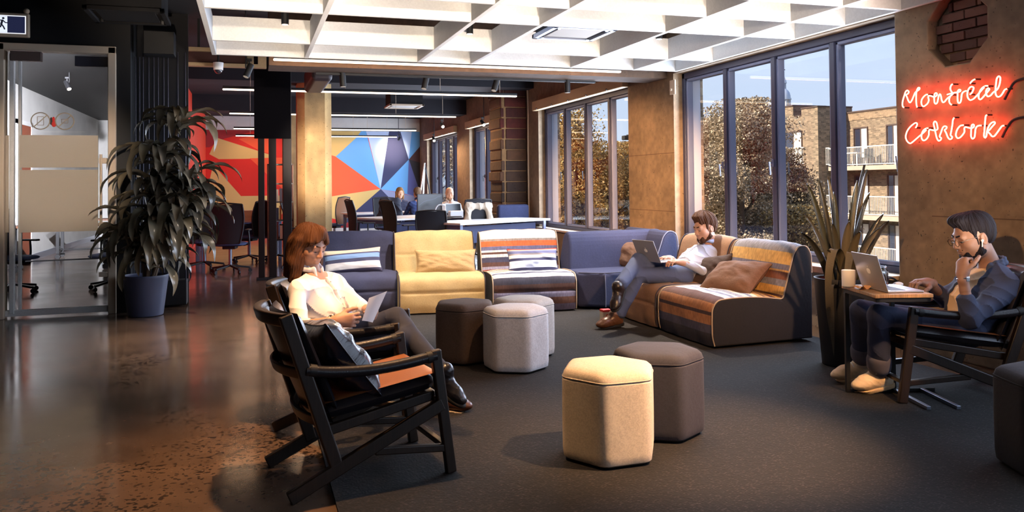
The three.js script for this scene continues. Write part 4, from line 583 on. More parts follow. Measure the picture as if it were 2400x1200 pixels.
// ---------- outside ----------
{
  const g = S('ground_outside', box(5.7, 160, -4.6, -4.4, -190, 30), mat(0x7a7466, 0.95, { map: T.plaster })); g.userData.kind = 'structure';
  const wallM = m.brickPale.clone(); wallM.color.set(0xaea69c); const white = mat(0xe6e2dc, 0.6), slab = mat(0xb8a898, 0.85, { map: T.plaster }), glassD = phys(0x2a3040, 0.08, { clearcoat: 1 }), cap = mat(0x4a3c36, 0.6), pat = mat(0xb4a696, 0.85, { map: T.brick });
  const railing = (X, z0, z1, y0, y1, par) => { const L = []; for (let z = z0; z <= z1; z += 0.11) L.push(box(X - 0.008, X + 0.008, y0, y1, z - 0.008, z + 0.008)); stuff(P('balusters', M(L), white, par)); P('handrail', M([box(X - 0.025, X + 0.025, y1, y1 + 0.05, z0, z1), box(X - 0.02, X + 0.02, y0 - 0.03, y0 + 0.01, z0, z1)]), white, par); };
  const opening = (X, z0, z1, y0, y1, par, n = 2) => { const f = P('window', M([box(X - 0.06, X + 0.02, y0, y1, z0 - 0.06, z0), box(X - 0.06, X + 0.02, y0, y1, z1, z1 + 0.06), box(X - 0.06, X + 0.02, y1, y1 + 0.08, z0 - 0.06, z1 + 0.06), ...Array.from({ length: n - 1 }, (_, i) => box(X - 0.04, X + 0.02, y0, y1, lerp(z0, z1, (i + 1) / n) - 0.03, lerp(z0, z1, (i + 1) / n) + 0.03))]), cap, par); for (let i = 0; i < n; i++) P('pane', box(X - 0.012, X + 0.01, y0, y1, lerp(z0, z1, i / n) + 0.03, lerp(z0, z1, (i + 1) / n) - 0.03), i % 2 ? white : glassD, f); };
  const a = thing('apartment_building', 'long pale brick apartment building with white balconies across the yard', 'building');
  P('wall', box(33, 41, -4.4, 5.2, -39.2, -20), wallM, a); P('parapet_band', box(32.97, 33.1, 4.8, 5.24, -39.2, -20), pat, a); P('coping', box(32.92, 41.05, 5.24, 5.32, -39.2, -20), cap, a);
  for (const fl of [0, 1, 2]) {
    const dy = -2.7 * fl; opening(33, -38.1, -37.1, 2.2 + dy, 4.3 + dy, a); opening(33, -35.6, -34.3, 2.2 + dy, 4.3 + dy, a, 3); opening(33, -31, -29.5, 2.2 + dy, 4.3 + dy, a);
    P('balcony_slab', box(31.6, 33, 1.92 + dy, 2.16 + dy, -39.0, -22), slab, a); railing(31.64, -39, -22, 2.24 + dy, 3.16 + dy, a);
  }
  const b = thing('brick_house', 'nearer brick house with a notched parapet left of the balconies', 'building');
  P('wall', M([box(31, 33.4, -4.4, 5.22, -52, -38.75), box(31, 33.4, 5.22, 5.6, -40.2, -38.75), box(31, 33.4, 5.22, 5.85, -52, -40.95)]), wallM, b); P('coping', M([box(30.95, 33.4, 5.6, 5.67, -40.2, -38.7), box(30.95, 33.4, 5.85, 5.93, -52, -40.95), box(30.97, 33.4, 5.2, 5.25, -40.95, -40.2)]), cap, b);
  for (const fl of [0, 1, 2]) { const dy = -2.7 * fl; opening(31, -41.7, -40.2, 2.3 + dy, 4.26 + dy, b, 2); opening(31, -45.5, -44.3, 2.3 + dy, 4.2 + dy, b, 2); opening(31, -49.5, -48.3, 2.3 + dy, 4.2 + dy, b, 2); railing(30.9, -42.2, -39.9, 2.4 + dy, 3.3 + dy, b); P('balcony_slab', box(30.2, 31, 1.95 + dy, 2.15 + dy, -42.3, -39.8), slab, b); P('wing_window', box(31.8, 32.6, 2.3 + dy, 4.2 + dy, -38.75, -38.72), glassD, b); railing(31.4, -38.6, -38.3, 2.3 + dy, 3.2 + dy, b); }
  for (const [k, z] of [-38.2, -36.2].entries()) { const c = k ? copyOf(scene.getObjectByName('patio_chair'), 'dark patio chair on the balcony nearer the pier', [32.2, 2.16, z], 0.6) : thing('patio_chair', 'dark patio chair at the far end of the top balcony', 'chair', [32.2, 2.16, z], -0.4); if (!k) { P('seat', box(-0.25, 0.25, 0.4, 0.45, -0.25, 0.25), m.dark, c); P('backrest', box(0.2, 0.25, 0.45, 0.95, -0.25, 0.25), m.dark, c); for (const [x, zz] of [[-0.22, -0.22], [0.22, -0.22], [-0.22, 0.22], [0.22, 0.22]]) P('leg', rod([x, 0, zz], [x, 0.4, zz], 0.02), m.dark, c); } }
  { const c = thing('patio_table', 'pale patio table between the dark chairs on the balcony', 'table', [32.2, 2.16, -37.2]); P('top', box(-0.4, 0.4, 0.7, 0.75, -0.6, 0.6, 0.01), white, c); for (const [x, z] of [[-0.3, -0.5], [0.3, -0.5], [-0.3, 0.5], [0.3, 0.5]]) P('leg', rod([x, 0, z], [x, 0.7, z], 0.025), white, c); }
  const ch = thing('church_dome', 'silver church dome with a lantern and cross over the roofs', 'church', [112.9, 0, -152.2]), sv = mat(0xb4bccb, 0.35, { metalness: 0.5 });
  P('drum', cyl(1.25, 1.2, 8, 19.6, 0, 0, 20), mat(0xc8c4c0, 0.8), ch); for (let i = 0; i < 10; i++) { const q = i / 10 * 6.283; P('column', rod([1.3 * Math.cos(q), 15, 1.3 * Math.sin(q)], [1.3 * Math.cos(q), 19.3, 1.3 * Math.sin(q)], 0.12), sv, ch); }
  P('cornice', cyl(1.55, 1.55, 19.4, 19.75), sv, ch); P('dome', lathe([[1.4, 19.7], [1.38, 20.3], [1.2, 21], [0.85, 21.5], [0.55, 21.75], [0.5, 21.9]], 28), sv, ch); P('lantern', M([0, 1, 2, 3, 4, 5].map((i) => rod([0.42 * Math.cos(i * 1.047), 21.8, 0.42 * Math.sin(i * 1.047)], [0.42 * Math.cos(i * 1.047), 23.2, 0.42 * Math.sin(i * 1.047)], 0.09)).concat([cyl(0.25, 0.25, 21.8, 23.2)])), sv, ch);
  P('cupola', lathe([[0.62, 23.1], [0.6, 23.3], [0.5, 23.8], [0.25, 24.3], [0.08, 24.7], [0.05, 25.3]], 20), sv, ch); P('cross', M([box(-0.05, 0.05, 25.2, 26.6, -0.05, 0.05), box(-0.05, 0.05, 26.05, 26.18, -0.38, 0.38), box(-0.38, 0.38, 26.05, 26.18, -0.05, 0.05)]), m.dark, ch);
  const lb = thing('low_building', 'low grey building with a flat roof far behind the golden tree', 'building'); P('wall', box(30, 44, -4.4, 3.9, -96, -74), mat(0x9a9a98, 0.9, { map: T.plaster }), lb); P('roof_edge', box(29.8, 44, 3.9, 4.2, -96, -73.8), cap, lb); for (let k = 0; k < 4; k++) P('window', box(29.95, 30.02, 1.2, 2.6, -92 + k * 4.5, -90 + k * 4.5), glassD, lb);
  const lp = thing('street_lamp', 'dark street lamp post seen through the right pane of the second window', 'lamp post', [9.45, -4.4, -16.9]); P('pole', cyl(0.06, 0.045, 0, 6.9, 0, 0, 12), m.dark, lp); P('arm', box(-1.2, 0.1, 6.8, 6.86, -0.03, 0.03), m.dark, lp); P('head', box(-1.3, -0.8, 6.74, 6.84, -0.08, 0.08, 0.02), m.dark, lp);
}
// trees: trunk, branches and a crown of small leaves
function tree(label, x, z, y0, top, R, n, cols, leaf = 0.11, squash = 1, gap = 0.5) {
  const t = thing('tree', label, 'tree', [x, -4.4, z]), H = top + 4.4, br = [], tips = [], base = y0 + 4.4;
  br.push(tube([[0, 0, 0], [0.1, H * 0.3, 0.05], [-0.05, H * 0.6, 0], [0.05, H * 0.88, 0.05]], 0.13, 16, 7));
  for (let i = 0; i < 34; i++) { const h = lerp(base, H * 0.94, rnd()), q = rnd() * 6.283, k = Math.sin(Math.PI * clamp(lerp(0.12, 0.95, (h - base) / (H - base)))) , L = R * (0.5 + 0.5 * k) * rr(0.6, 1), e = V(L * Math.cos(q), Math.min(H - 0.1, h + L * rr(0.1, 0.5)), L * Math.sin(q)); br.push(tube([[0, h - 0.5, 0], [e.x * 0.5, h + 0.1 * L, e.z * 0.5], e], 0.035, 8, 5)); for (let m2 = 0; m2 < 7; m2++) tips.push([V(0, h, 0).lerp(e, rr(0.35, 1.08)).add(V(rr(-0.3, 0.3), rr(-0.25, 0.3), rr(-0.3, 0.3))), rr(0.28, 0.52)]); }
  P('trunk', M(br), mat(0x4a3a2e, 0.9), t);
  const g = new THREE.BufferGeometry(); g.setAttribute('position', new THREE.Float32BufferAttribute([0, 0, 0, 0.5, 0.12, 0.36, 1, 0, 0, 0.5, 0.12, -0.36], 3)); g.setIndex([0, 1, 2, 0, 2, 3]); g.computeVertexNormals();
  const lm = phys(0xffffff, 0.7, { transmission: 0.35, thickness: 0 }), inst = new THREE.InstancedMesh(g, lm, n), o = new THREE.Object3D(), c = new THREE.Color();
  n *= 1; for (let i = 0; i < n; i++) { const [p, r] = tips[rnd() * tips.length | 0]; const d = V(rr(-1, 1), rr(-1, 1), rr(-1, 1)).multiplyScalar(r); o.position.copy(p).add(d); o.position.y = Math.min(o.position.y, H); o.rotation.set(rr(-1.2, 1.2), rr(0, 6.28), rr(-1.2, 1.2)); o.scale.setScalar(leaf * rr(0.6, 1.4)); o.updateMatrix(); inst.setMatrixAt(i, o.matrix); c.set(cols[rnd() * cols.length | 0]).multiplyScalar(rr(0.7, 1.15)); inst.setColorAt(i, c); }
  inst.name = 'foliage'; inst.castShadow = inst.receiveShadow = true; inst.userData.kind = 'stuff'; t.add(inst); return t;
}
const olive = ['#cdb696', '#b09a7c', '#8f7d66', '#e4d4b8', '#bca88c', '#6e6252'], gold = ['#dcb468', '#c89c50', '#a08048', '#ecd08c', '#80683c', '#d0ac6c'];
tree('large olive-brown tree filling the middle panes of the big window', 13.8, -20.7, -3.4, 3.8, 1.75, 110000, olive, 0.07);
tree('slimmer brown tree at the left pane of the big window', 13.9, -22.9, -3.0, 3.4, 1.1, 46000, olive, 0.07);
tree('dark brown bushy tree before the notched brick house', 19.6, -27.0, -3.6, 2.6, 1.6, 60000, ['#7a6a54', '#8c7a5e', '#5c5042', '#b09c7a'], 0.1);
tree('low golden bush at the foot of the brick house', 15.8, -20.4, -4.2, 0.6, 1.25, 40000, ['#c8a868', '#b09058', '#8c7448', '#d8bc80'], 0.07);
tree('golden autumn tree outside the second window', 11.3, -24.6, -3.8, 2.7, 2.1, 100000, gold, 0.075);
tree('bare-topped golden tree left in the second window', 10.0, -24.2, -1.5, 4.3, 1.0, 14000, gold, 0.08);
tree('pale tree outside the farther windows', 12.5, -36.5, -3.6, 4.2, 3.4, 40000, ['#c8b898', '#a8987c', '#8c7c64', '#dccfb0'], 0.15);
tree('pale tree behind the block pillar outside', 9.8, -44, -3.6, 4.2, 2.8, 26000, ['#c8b898', '#a8987c', '#8c7c64', '#dccfb0'], 0.16);
T.hair = tex(256, (u, v) => 0.6 * vn(u, v, 90, 3, 4) + 0.4 * vn(u, v, 40, 6, 3), 0.16, false);
// ---------- people: bodies as smooth fields, meshed by surface nets ----------
const A3 = (p) => (Array.isArray(p) ? p : [p.x, p.y, p.z]);
const sub = (a, b) => [a[0] - b[0], a[1] - b[1], a[2] - b[2]], add3 = (a, b, s = 1) => [a[0] + b[0] * s, a[1] + b[1] * s, a[2] + b[2] * s], dot = (a, b) => a[0] * b[0] + a[1] * b[1] + a[2] * b[2], len = (a) => Math.hypot(...a), nor = (a) => { const l = len(a) || 1; return [a[0] / l, a[1] / l, a[2] / l]; }, crs = (a, b) => [a[1] * b[2] - a[2] * b[1], a[2] * b[0] - a[0] * b[2], a[0] * b[1] - a[1] * b[0]], mix3 = (a, b, t) => [lerp(a[0], b[0], t), lerp(a[1], b[1], t), lerp(a[2], b[2], t)];
// tapered capsule
function cone(a, b, ra, rb = ra, k = 0.02) { const ab = sub(b, a), L2 = dot(ab, ab) || 1e-9; return { k, lo: [0, 1, 2].map((i) => Math.min(a[i] - ra, b[i] - rb)), hi: [0, 1, 2].map((i) => Math.max(a[i] + ra, b[i] + rb)), d: (x, y, z) => { const px = x - a[0], py = y - a[1], pz = z - a[2], t = clamp((px * ab[0] + py * ab[1] + pz * ab[2]) / L2), dx = px - ab[0] * t, dy = py - ab[1] * t, dz = pz - ab[2] * t; return Math.sqrt(dx * dx + dy * dy + dz * dz) - (ra + (rb - ra) * t); } }; }
// ellipsoid with axes f (r[0]), u (r[1]), s (r[2])
function egg(c, r, k = 0.02, F = { f: [1, 0, 0], u: [0, 1, 0], r: [0, 0, 1] }) { const m2 = Math.max(...r); return { k, lo: c.map((v) => v - m2), hi: c.map((v) => v + m2), d: (x, y, z) => { const p = [x - c[0], y - c[1], z - c[2]], a = dot(p, F.f) / r[0], b = dot(p, F.u) / r[1], e = dot(p, F.r) / r[2], k0 = Math.sqrt(a * a + b * b + e * e), k1 = Math.sqrt((a / r[0]) ** 2 + (b / r[1]) ** 2 + (e / r[2]) ** 2); return k1 < 1e-9 ? -Math.min(...r) : k0 * (k0 - 1) / k1; } }; }
const minus = (p) => ({ ...p, cut: true });
function field(prims) { return (x, y, z) => { let d = 1e3; for (const p of prims) { if (x < p.lo[0] - 0.08 || y < p.lo[1] - 0.08 || z < p.lo[2] - 0.08 || x > p.hi[0] + 0.08 || y > p.hi[1] + 0.08 || z > p.hi[2] + 0.08) { continue; } const e = p.d(x, y, z), k = p.k; if (p.cut) { const h = clamp(0.5 - 0.5 * (d + e) / k); d = lerp(d, -e, h) + k * h * (1 - h); } else { const h = clamp(0.5 + 0.5 * (d - e) / k); d = lerp(d, e, h) - k * h * (1 - h); } } return Math.min(d, 0.08); }; }
function net(prims, cell, warp, clip) {
  const f0 = field(prims), lo = [1e9, 1e9, 1e9], hi = [-1e9, -1e9, -1e9]; for (const p of prims) if (!p.cut) for (let i = 0; i < 3; i++) { lo[i] = Math.min(lo[i], p.lo[i]); hi[i] = Math.max(hi[i], p.hi[i]); }
  const f = (x, y, z) => { let d = f0(x, y, z); if (warp && Math.abs(d) < 0.06) d += warp(x, y, z); if (clip) d = Math.max(d, clip(x, y, z)); return d; };
  const n = [0, 1, 2].map((i) => Math.ceil((hi[i] - lo[i]) / cell) + 7), o = lo.map((v) => v - 3 * cell), [nx, ny, nz] = n, v = new Float32Array(nx * ny * nz), id = new Int32Array(nx * ny * nz).fill(-1);
  for (let k = 0, q = 0; k < nz; k++) for (let j = 0; j < ny; j++) for (let i = 0; i < nx; i++, q++) v[q] = f(o[0] + i * cell, o[1] + j * cell, o[2] + k * cell);
  const pos = [], idx = [], st = [1, nx, nx * ny];
  for (let k = 0; k < nz - 1; k++) for (let j = 0; j < ny - 1; j++) for (let i = 0; i < nx - 1; i++) {
    const q = i + j * nx + k * nx * ny; let c = 0, sx = 0, sy = 0, sz = 0, mask = 0;
    for (let e = 0; e < 8; e++) if (v[q + (e & 1) + ((e >> 1) & 1) * nx + (e >> 2) * nx * ny] < 0) mask |= 1 << e;
    if (mask === 0 || mask === 255) continue;
    for (let a = 0; a < 3; a++) for (let e = 0; e < 8; e++) if (!(e & (1 << a))) { const e2 = e | (1 << a), A = (mask >> e) & 1, B = (mask >> e2) & 1; if (A !== B) { const va = v[q + (e & 1) + ((e >> 1) & 1) * nx + (e >> 2) * nx * ny], vb = v[q + (e2 & 1) + ((e2 >> 1) & 1) * nx + (e2 >> 2) * nx * ny], t = va / (va - vb); sx += (e & 1) + (a === 0 ? t : 0); sy += ((e >> 1) & 1) + (a === 1 ? t : 0); sz += (e >> 2) + (a === 2 ? t : 0); c++; } }
    id[q] = pos.length / 3; pos.push(o[0] + (i + sx / c) * cell, o[1] + (j + sy / c) * cell, o[2] + (k + sz / c) * cell);
  }
  for (let k = 1; k < nz - 1; k++) for (let j = 1; j < ny - 1; j++) for (let i = 1; i < nx - 1; i++) { const q = i + j * nx + k * nx * ny, s = v[q] < 0; for (let a = 0; a < 3; a++) { if (s === (v[q + st[a]] < 0)) continue; const b = st[(a + 1) % 3], c = st[(a + 2) % 3], w = id[q], x = id[q - b], y = id[q - b - c], z = id[q - c]; if (w < 0 || x < 0 || y < 0 || z < 0) continue; s ? idx.push(w, x, y, w, y, z) : idx.push(w, y, x, w, z, y); } }
  const nm = new Float32Array(pos.length), h = cell * 0.5; for (let i = 0; i < pos.length; i += 3) { const [x, y, z] = [pos[i], pos[i + 1], pos[i + 2]], g = nor([f(x + h, y, z) - f(x - h, y, z), f(x, y + h, z) - f(x, y - h, z), f(x, y, z + h) - f(x, y, z - h)]); nm.set(g, i); }
  const g = new THREE.BufferGeometry(); g.setAttribute('position', new THREE.Float32BufferAttribute(pos, 3)); g.setAttribute('normal', new THREE.BufferAttribute(nm, 3)); g.setIndex(idx); return g;
}
const folds = (amp, fr, ph = 0, dir = [0.4, 1, 0.3]) => (x, y, z) => { const w = Math.sin(x * fr * 0.6 + 1.7 * Math.sin(y * fr * 0.45 + ph)) + Math.sin(z * fr * 0.7 + ph + Math.sin(x * fr * 0.5)), q = (x * dir[0] + y * dir[1] + z * dir[2]) * fr; const rd = (t) => 1.1 - 2.2 * Math.pow(Math.abs(Math.sin(t * 0.5)), 0.6); return -amp * (rd(q + 1.4 * w) * 0.75 + 0.4 * rd(q * 1.7 - w * 1.3 + ph)); };
const frame = (f, up = [0, 1, 0]) => { f = nor(f); const r = nor(crs(f, up)); return { f, r, u: crs(r, f) }; };
// head-local (right, up, forward) to world
const loc = (c, F, S) => (r, u, f) => [0, 1, 2].map((i) => c[i] + S * (F.r[i] * r + F.u[i] * u + F.f[i] * f));
function headPrims(c, F, S, fem = 0) {
  const L = loc(c, F, S), E = (r, u, f, rf, ru, rs, k) => egg(L(r, u, f), [rf * S, ru * S, rs * S], k * S, F), C = (a, b, ra, rb, k) => cone(L(...a), L(...b), ra * S, rb * S, k * S), jw = fem ? 0.92 : 1.03;
  return [E(0, 0.04, -0.012, 0.096, 0.088, 0.076, 0.03), E(0, -0.025, 0.022, 0.072, 0.085, 0.064, 0.03), C([-0.048 * jw, -0.062, 0.002], [-0.012, -0.1, 0.06], 0.024, 0.02, 0.03), C([0.048 * jw, -0.062, 0.002], [0.012, -0.1, 0.06], 0.024, 0.02, 0.03), E(-0.044, -0.022, 0.055, 0.024, 0.024, 0.024, 0.03), E(0.044, -0.022, 0.055, 0.024, 0.024, 0.024, 0.03),
    C([-0.038, 0.024, 0.078], [0.038, 0.024, 0.078], 0.013, 0.013, 0.02), minus(E(-0.032, 0.004, 0.101, 0.017, 0.013, 0.019, 0.012)), minus(E(0.032, 0.004, 0.101, 0.017, 0.013, 0.019, 0.012)),
    C([0, 0.016, 0.088], [0, -0.026, 0.106], 0.0085, 0.0125, 0.012), E(-0.011, -0.03, 0.097, 0.011, 0.008, 0.008, 0.008), E(0.011, -0.03, 0.097, 0.011, 0.008, 0.008, 0.008), E(0, -0.056, 0.08, 0.014, 0.014, 0.028, 0.02), C([-0.016, -0.054, 0.089], [0.016, -0.054, 0.089], 0.0062, 0.0062, 0.008), C([-0.014, -0.066, 0.088], [0.014, -0.066, 0.088], 0.007, 0.007, 0.008), minus(C([-0.022, -0.0598, 0.1], [0.022, -0.0598, 0.1], 0.004, 0.004, 0.004)),
    E(0, -0.1, 0.07, 0.02, 0.018, 0.022, 0.02), C([-0.043, 0.0075, 0.078], [-0.021, 0.0075, 0.0835], 0.0078, 0.0078, 0.006), C([0.043, 0.0075, 0.078], [0.021, 0.0075, 0.0835], 0.0078, 0.0078, 0.006), C([-0.042, -0.0095, 0.077], [-0.022, -0.0095, 0.082], 0.0055, 0.0055, 0.006), C([0.042, -0.0095, 0.077], [0.022, -0.0095, 0.082], 0.0055, 0.0055, 0.006),
    E(-0.077, -0.008, -0.012, 0.018, 0.032, 0.009, 0.008), E(0.077, -0.008, -0.012, 0.018, 0.032, 0.009, 0.008), minus(E(-0.085, -0.006, -0.008, 0.01, 0.02, 0.006, 0.006)), minus(E(0.085, -0.006, -0.008, 0.01, 0.02, 0.006, 0.006))];
}
// hand: wrist w, finger direction d, palm normal n, side 1 = right, curls per finger [base, mid, tip] (radians)
function handPrims(w, d, n, right, S, curl, spread = 0.12, thumb = [0.75, 0.35, 0.2]) {
  d = nor(d); n = nor(add3(n, d, -dot(n, d))); const s = right ? crs(d, n) : crs(n, d), P3 = (a, b, c) => [0, 1, 2].map((i) => w[i] + S * (d[i] * a + s[i] * b + n[i] * c)), out = [], R = (a) => a * S;
  out.push(cone(P3(-0.03, 0, 0), P3(0.015, 0, 0), R(0.024), R(0.023), 0.02 * S), cone(P3(0.015, 0.012, 0), P3(0.085, 0.027, 0), R(0.016), R(0.0125), 0.022 * S), cone(P3(0.015, 0, 0), P3(0.088, 0.008, -0.002), R(0.017), R(0.0125), 0.022 * S), cone(P3(0.015, -0.008, 0), P3(0.084, -0.011, 0), R(0.016), R(0.0122), 0.022 * S), cone(P3(0.015, -0.014, 0), P3(0.076, -0.028, 0.002), R(0.015), R(0.011), 0.022 * S), cone(P3(0.02, 0.018, 0.006), P3(0.05, 0.024, 0.01), R(0.017), R(0.013), 0.02 * S));
  [[0.09, 0.028, 0.073, 0.0092], [0.094, 0.009, 0.083, 0.0095], [0.09, -0.011, 0.076, 0.009], [0.081, -0.029, 0.06, 0.0078]].forEach(([a0, b0, L, r], i) => {
    let p = P3(a0, b0, 0), a = 0; const sp = (1.2 - i * 0.85) * spread; [0.46, 0.3, 0.24].forEach((q, j) => { a += curl[i][j]; const dir = nor([0, 1, 2].map((t) => d[t] * Math.cos(a) + n[t] * Math.sin(a) + s[t] * sp * Math.cos(a))), e = add3(p, dir, L * q * S); out.push(cone(p, e, R(r * (1 - 0.08 * j)), R(r * (0.94 - 0.08 * j)), 0.005 * S)); p = e; });
  });
  let p = P3(0.03, 0.03, 0.008), a = 0; [[0.042, 0.0125], [0.032, 0.0108], [0.026, 0.0098]].forEach(([L, r], j) => { a += thumb[2] * j; const dir = nor([0, 1, 2].map((t) => d[t] * (0.75 + 0.2 * j) + s[t] * thumb[0] * (1 - 0.45 * j) + n[t] * (thumb[1] + a * 0.4))); const e = add3(p, dir, L * S); out.push(cone(p, e, R(r), R(r * 0.92), 0.007 * S)); p = e; });
  return out;
}
const RELAX = [[0.35, 0.5, 0.35], [0.4, 0.55, 0.35], [0.45, 0.6, 0.4], [0.5, 0.6, 0.4]], FIST = [[1.35, 1.5, 0.9], [1.4, 1.5, 0.9], [1.45, 1.5, 0.9], [1.5, 1.5, 0.9]], TYPE = [[0.25, 0.75, 0.4], [0.2, 0.8, 0.45], [0.25, 0.8, 0.45], [0.3, 0.75, 0.4]], GRIP = [[0.7, 0.7, 0.4], [0.75, 0.75, 0.4], [0.8, 0.8, 0.4], [0.85, 0.8, 0.4]];
function torsoPrims(J, g, k = 0.07) { const m1 = mix3(J.pel, J.neck, 0.12), sR = mix3(J.neck, J.shR, 0.62), sL = mix3(J.neck, J.shL, 0.62), hR = mix3(J.pel, J.hipR, 0.6), hL = mix3(J.pel, J.hipL, 0.6), bl = J.belly || [0, 0, 0], waist = (t, q) => add3(mix3(hR, sR, t), bl, q), w2 = (t, q) => add3(mix3(hL, sL, t), bl, q);
  return [cone(hR, waist(0.45, 0.5), g * 0.98, g * 0.9, k), cone(hL, w2(0.45, 0.5), g * 0.98, g * 0.9, k), cone(waist(0.45, 0.5), add3(sR, nor(sub(J.pel, J.neck)), 0.07), g * 0.9, g * 0.86, k), cone(w2(0.45, 0.5), add3(sL, nor(sub(J.pel, J.neck)), 0.07), g * 0.9, g * 0.86, k), cone(m1, mix3(J.pel, J.neck, 0.75), g * 0.95, g * 0.92, k), cone(mix3(J.neck, J.shR, 0.35), J.shR, g * 0.5, g * 0.52, 0.05), cone(mix3(J.neck, J.shL, 0.35), J.shL, g * 0.5, g * 0.52, 0.05)]; }
function figure(o) {
  const J = o.J, S = o.S || 1, base = o.base || [J.pel[0], 0.012, J.pel[2]], t = thing('person', o.label, 'person', base), put = (name, prims, mt, cell, warp, clip, lab) => P(name, net(prims, cell, warp, clip).translate(-base[0], -base[1], -base[2]), mt, t, lab);
  const F = frame(o.face, o.up), L = loc(J.head, F, o.HS || S), HS = o.HS || S, fine = o.fine || 1, w = o.girth || 0.1, lr = o.leg || 1;
  const skin = mat(o.skin, 0.55), pr = headPrims(J.head, F, HS, o.fem);
  const neckTop = L(0, -0.07, -0.028), body = [cone(J.neck, neckTop, 0.05 * HS, 0.05 * HS, 0.03), ...torsoPrims(J, w * 0.82)];
  for (const s of ['R', 'L']) { body.push(cone(J['sh' + s], J['el' + s], 0.042 * S * w * 10, 0.035 * S, 0.02), cone(J['el' + s], J['wr' + s], 0.036 * S, 0.024 * S, 0.02)); if (J['kn' + s]) body.push(cone(J['hip' + s], J['kn' + s], 0.066 * S * lr, 0.045 * S * lr, 0.04), cone(J['kn' + s], J['an' + s], 0.044 * S * lr, 0.032 * S, 0.02)); }
  const parts = [net(body, 0.012 * fine), net([...pr, cone(J.neck, neckTop, 0.05 * HS, 0.05 * HS, 0.03)], 0.0036 * fine)];
  for (const h of o.hands) parts.push(net([...handPrims(h.w, h.d, h.n, h.right, S * 1.02, h.curl, h.spread, h.thumb), cone(h.w, mix3(h.w, h.el, 0.35), 0.024 * S, 0.029 * S, 0.015)], 0.0034 * fine));
  P('body', M(parts).translate(-base[0], -base[1], -base[2]), skin, t);
  const eye = [], iris = []; for (const s of [-1, 1]) { const e = L(s * 0.032, 0.0, 0.0758); eye.push(sph(0.011 * HS, ...e, 12)); const q = L(s * 0.032, -0.0035, 0.0822); iris.push(sph(0.0062 * HS, ...q, 10)); }
  P('eyes', M(eye).translate(-base[0], -base[1], -base[2]), mat(0xb0a498, 0.3), t); P('irises', M(iris).translate(-base[0], -base[1], -base[2]), mat(0x2a1c14, 0.2), t);
  put('lips', [cone(L(-0.017, -0.0545, 0.0905), L(0.017, -0.0545, 0.0905), 0.005 * HS, 0.005 * HS, 0.004), cone(L(-0.014, -0.0655, 0.0905), L(0.014, -0.0655, 0.0905), 0.0056 * HS, 0.0056 * HS, 0.004)], mat(o.lips || 0x8a4a3c, 0.5), 0.0026 * fine);
  const hm = phys(o.hair, 0.7, { specularIntensity: 0.3, bumpMap: T.hair, bumpScale: 0.003 }); put('eyebrows', [-1, 1].flatMap((s) => [cone(L(s * 0.049, 0.026, 0.0795), L(s * 0.034, 0.033, 0.089), 0.0036 * HS, 0.0046 * HS, 0.003), cone(L(s * 0.034, 0.033, 0.089), L(s * 0.014, 0.0285, 0.0945), 0.0046 * HS, 0.0048 * HS, 0.003)]), hm, 0.0026 * fine); put('eyelashes', [-1, 1].map((s) => cone(L(s * 0.0435, -0.0025, 0.0825), L(s * 0.021, -0.003, 0.0885), 0.0022 * HS, 0.0022 * HS, 0.002)), m.dark, 0.0022 * fine);
  const strands = (a, fr) => (x, y, z) => { const p = sub([x, y, z], J.head), r = dot(p, F.r) / HS, u = dot(p, F.u) / HS, f = dot(p, F.f) / HS, an = Math.atan2(r, f + 0.03); return a * (Math.sin(an * fr * 0.3 + 3 * Math.sin(u * 16) + 9 * f) * 0.6 + Math.sin(an * fr + u * 26 + 2 * Math.sin(u * 40)) * 0.3 + Math.sin(an * fr * 1.7 - u * 33 + f * 60) * 0.22); };
  o.hairShape({ L, HS, F, put, hm, strands, J, fine });
  if (o.beard) { const b = (a, c, r1, r2, k = 0.02) => cone(L(...a), L(...c), r1 * HS, r2 * HS, k * HS); put('beard', [b([-0.056, -0.02, 0.008], [-0.05, -0.066, 0.01], 0.013, 0.022), b([0.056, -0.02, 0.008], [0.05, -0.066, 0.01], 0.013, 0.022), b([-0.05, -0.066, 0.01], [-0.012, -0.1, 0.06], 0.025, 0.025), b([0.05, -0.066, 0.01], [0.012, -0.1, 0.06], 0.025, 0.025), b([-0.015, -0.098, 0.064], [0.015, -0.098, 0.064], 0.0235, 0.0235), b([-0.03, -0.062, 0.07], [-0.024, -0.085, 0.074], 0.01, 0.013), b([0.03, -0.062, 0.07], [0.024, -0.085, 0.074], 0.01, 0.013), b([-0.024, -0.047, 0.086], [0.024, -0.047, 0.086], 0.0075, 0.0075, 0.01)], hm, 0.0036 * fine, strands(0.0022, 60)); }
  // clothes
  const cl = 0.0075 * fine, fw = folds(0.0068, 40, 1.3), sleeve = (s, to = 1, rw = 0.036) => [cone(J['sh' + s], J['el' + s], w * 0.56, 0.049 * S, 0.03), cone(J['el' + s], mix3(J['el' + s], J['wr' + s], to), 0.05 * S, rw * S, 0.02)];
  if (o.shirt) put('shirt', [...torsoPrims(J, w * (o.shirtGrow || 1.06)), ...(o.shirtSleeves === false ? [] : [...sleeve('R', o.cuffR ?? 0.96), ...sleeve('L', o.cuffL ?? 0.96)])], fab2(o.shirt), cl, fw, o.shirtClip);
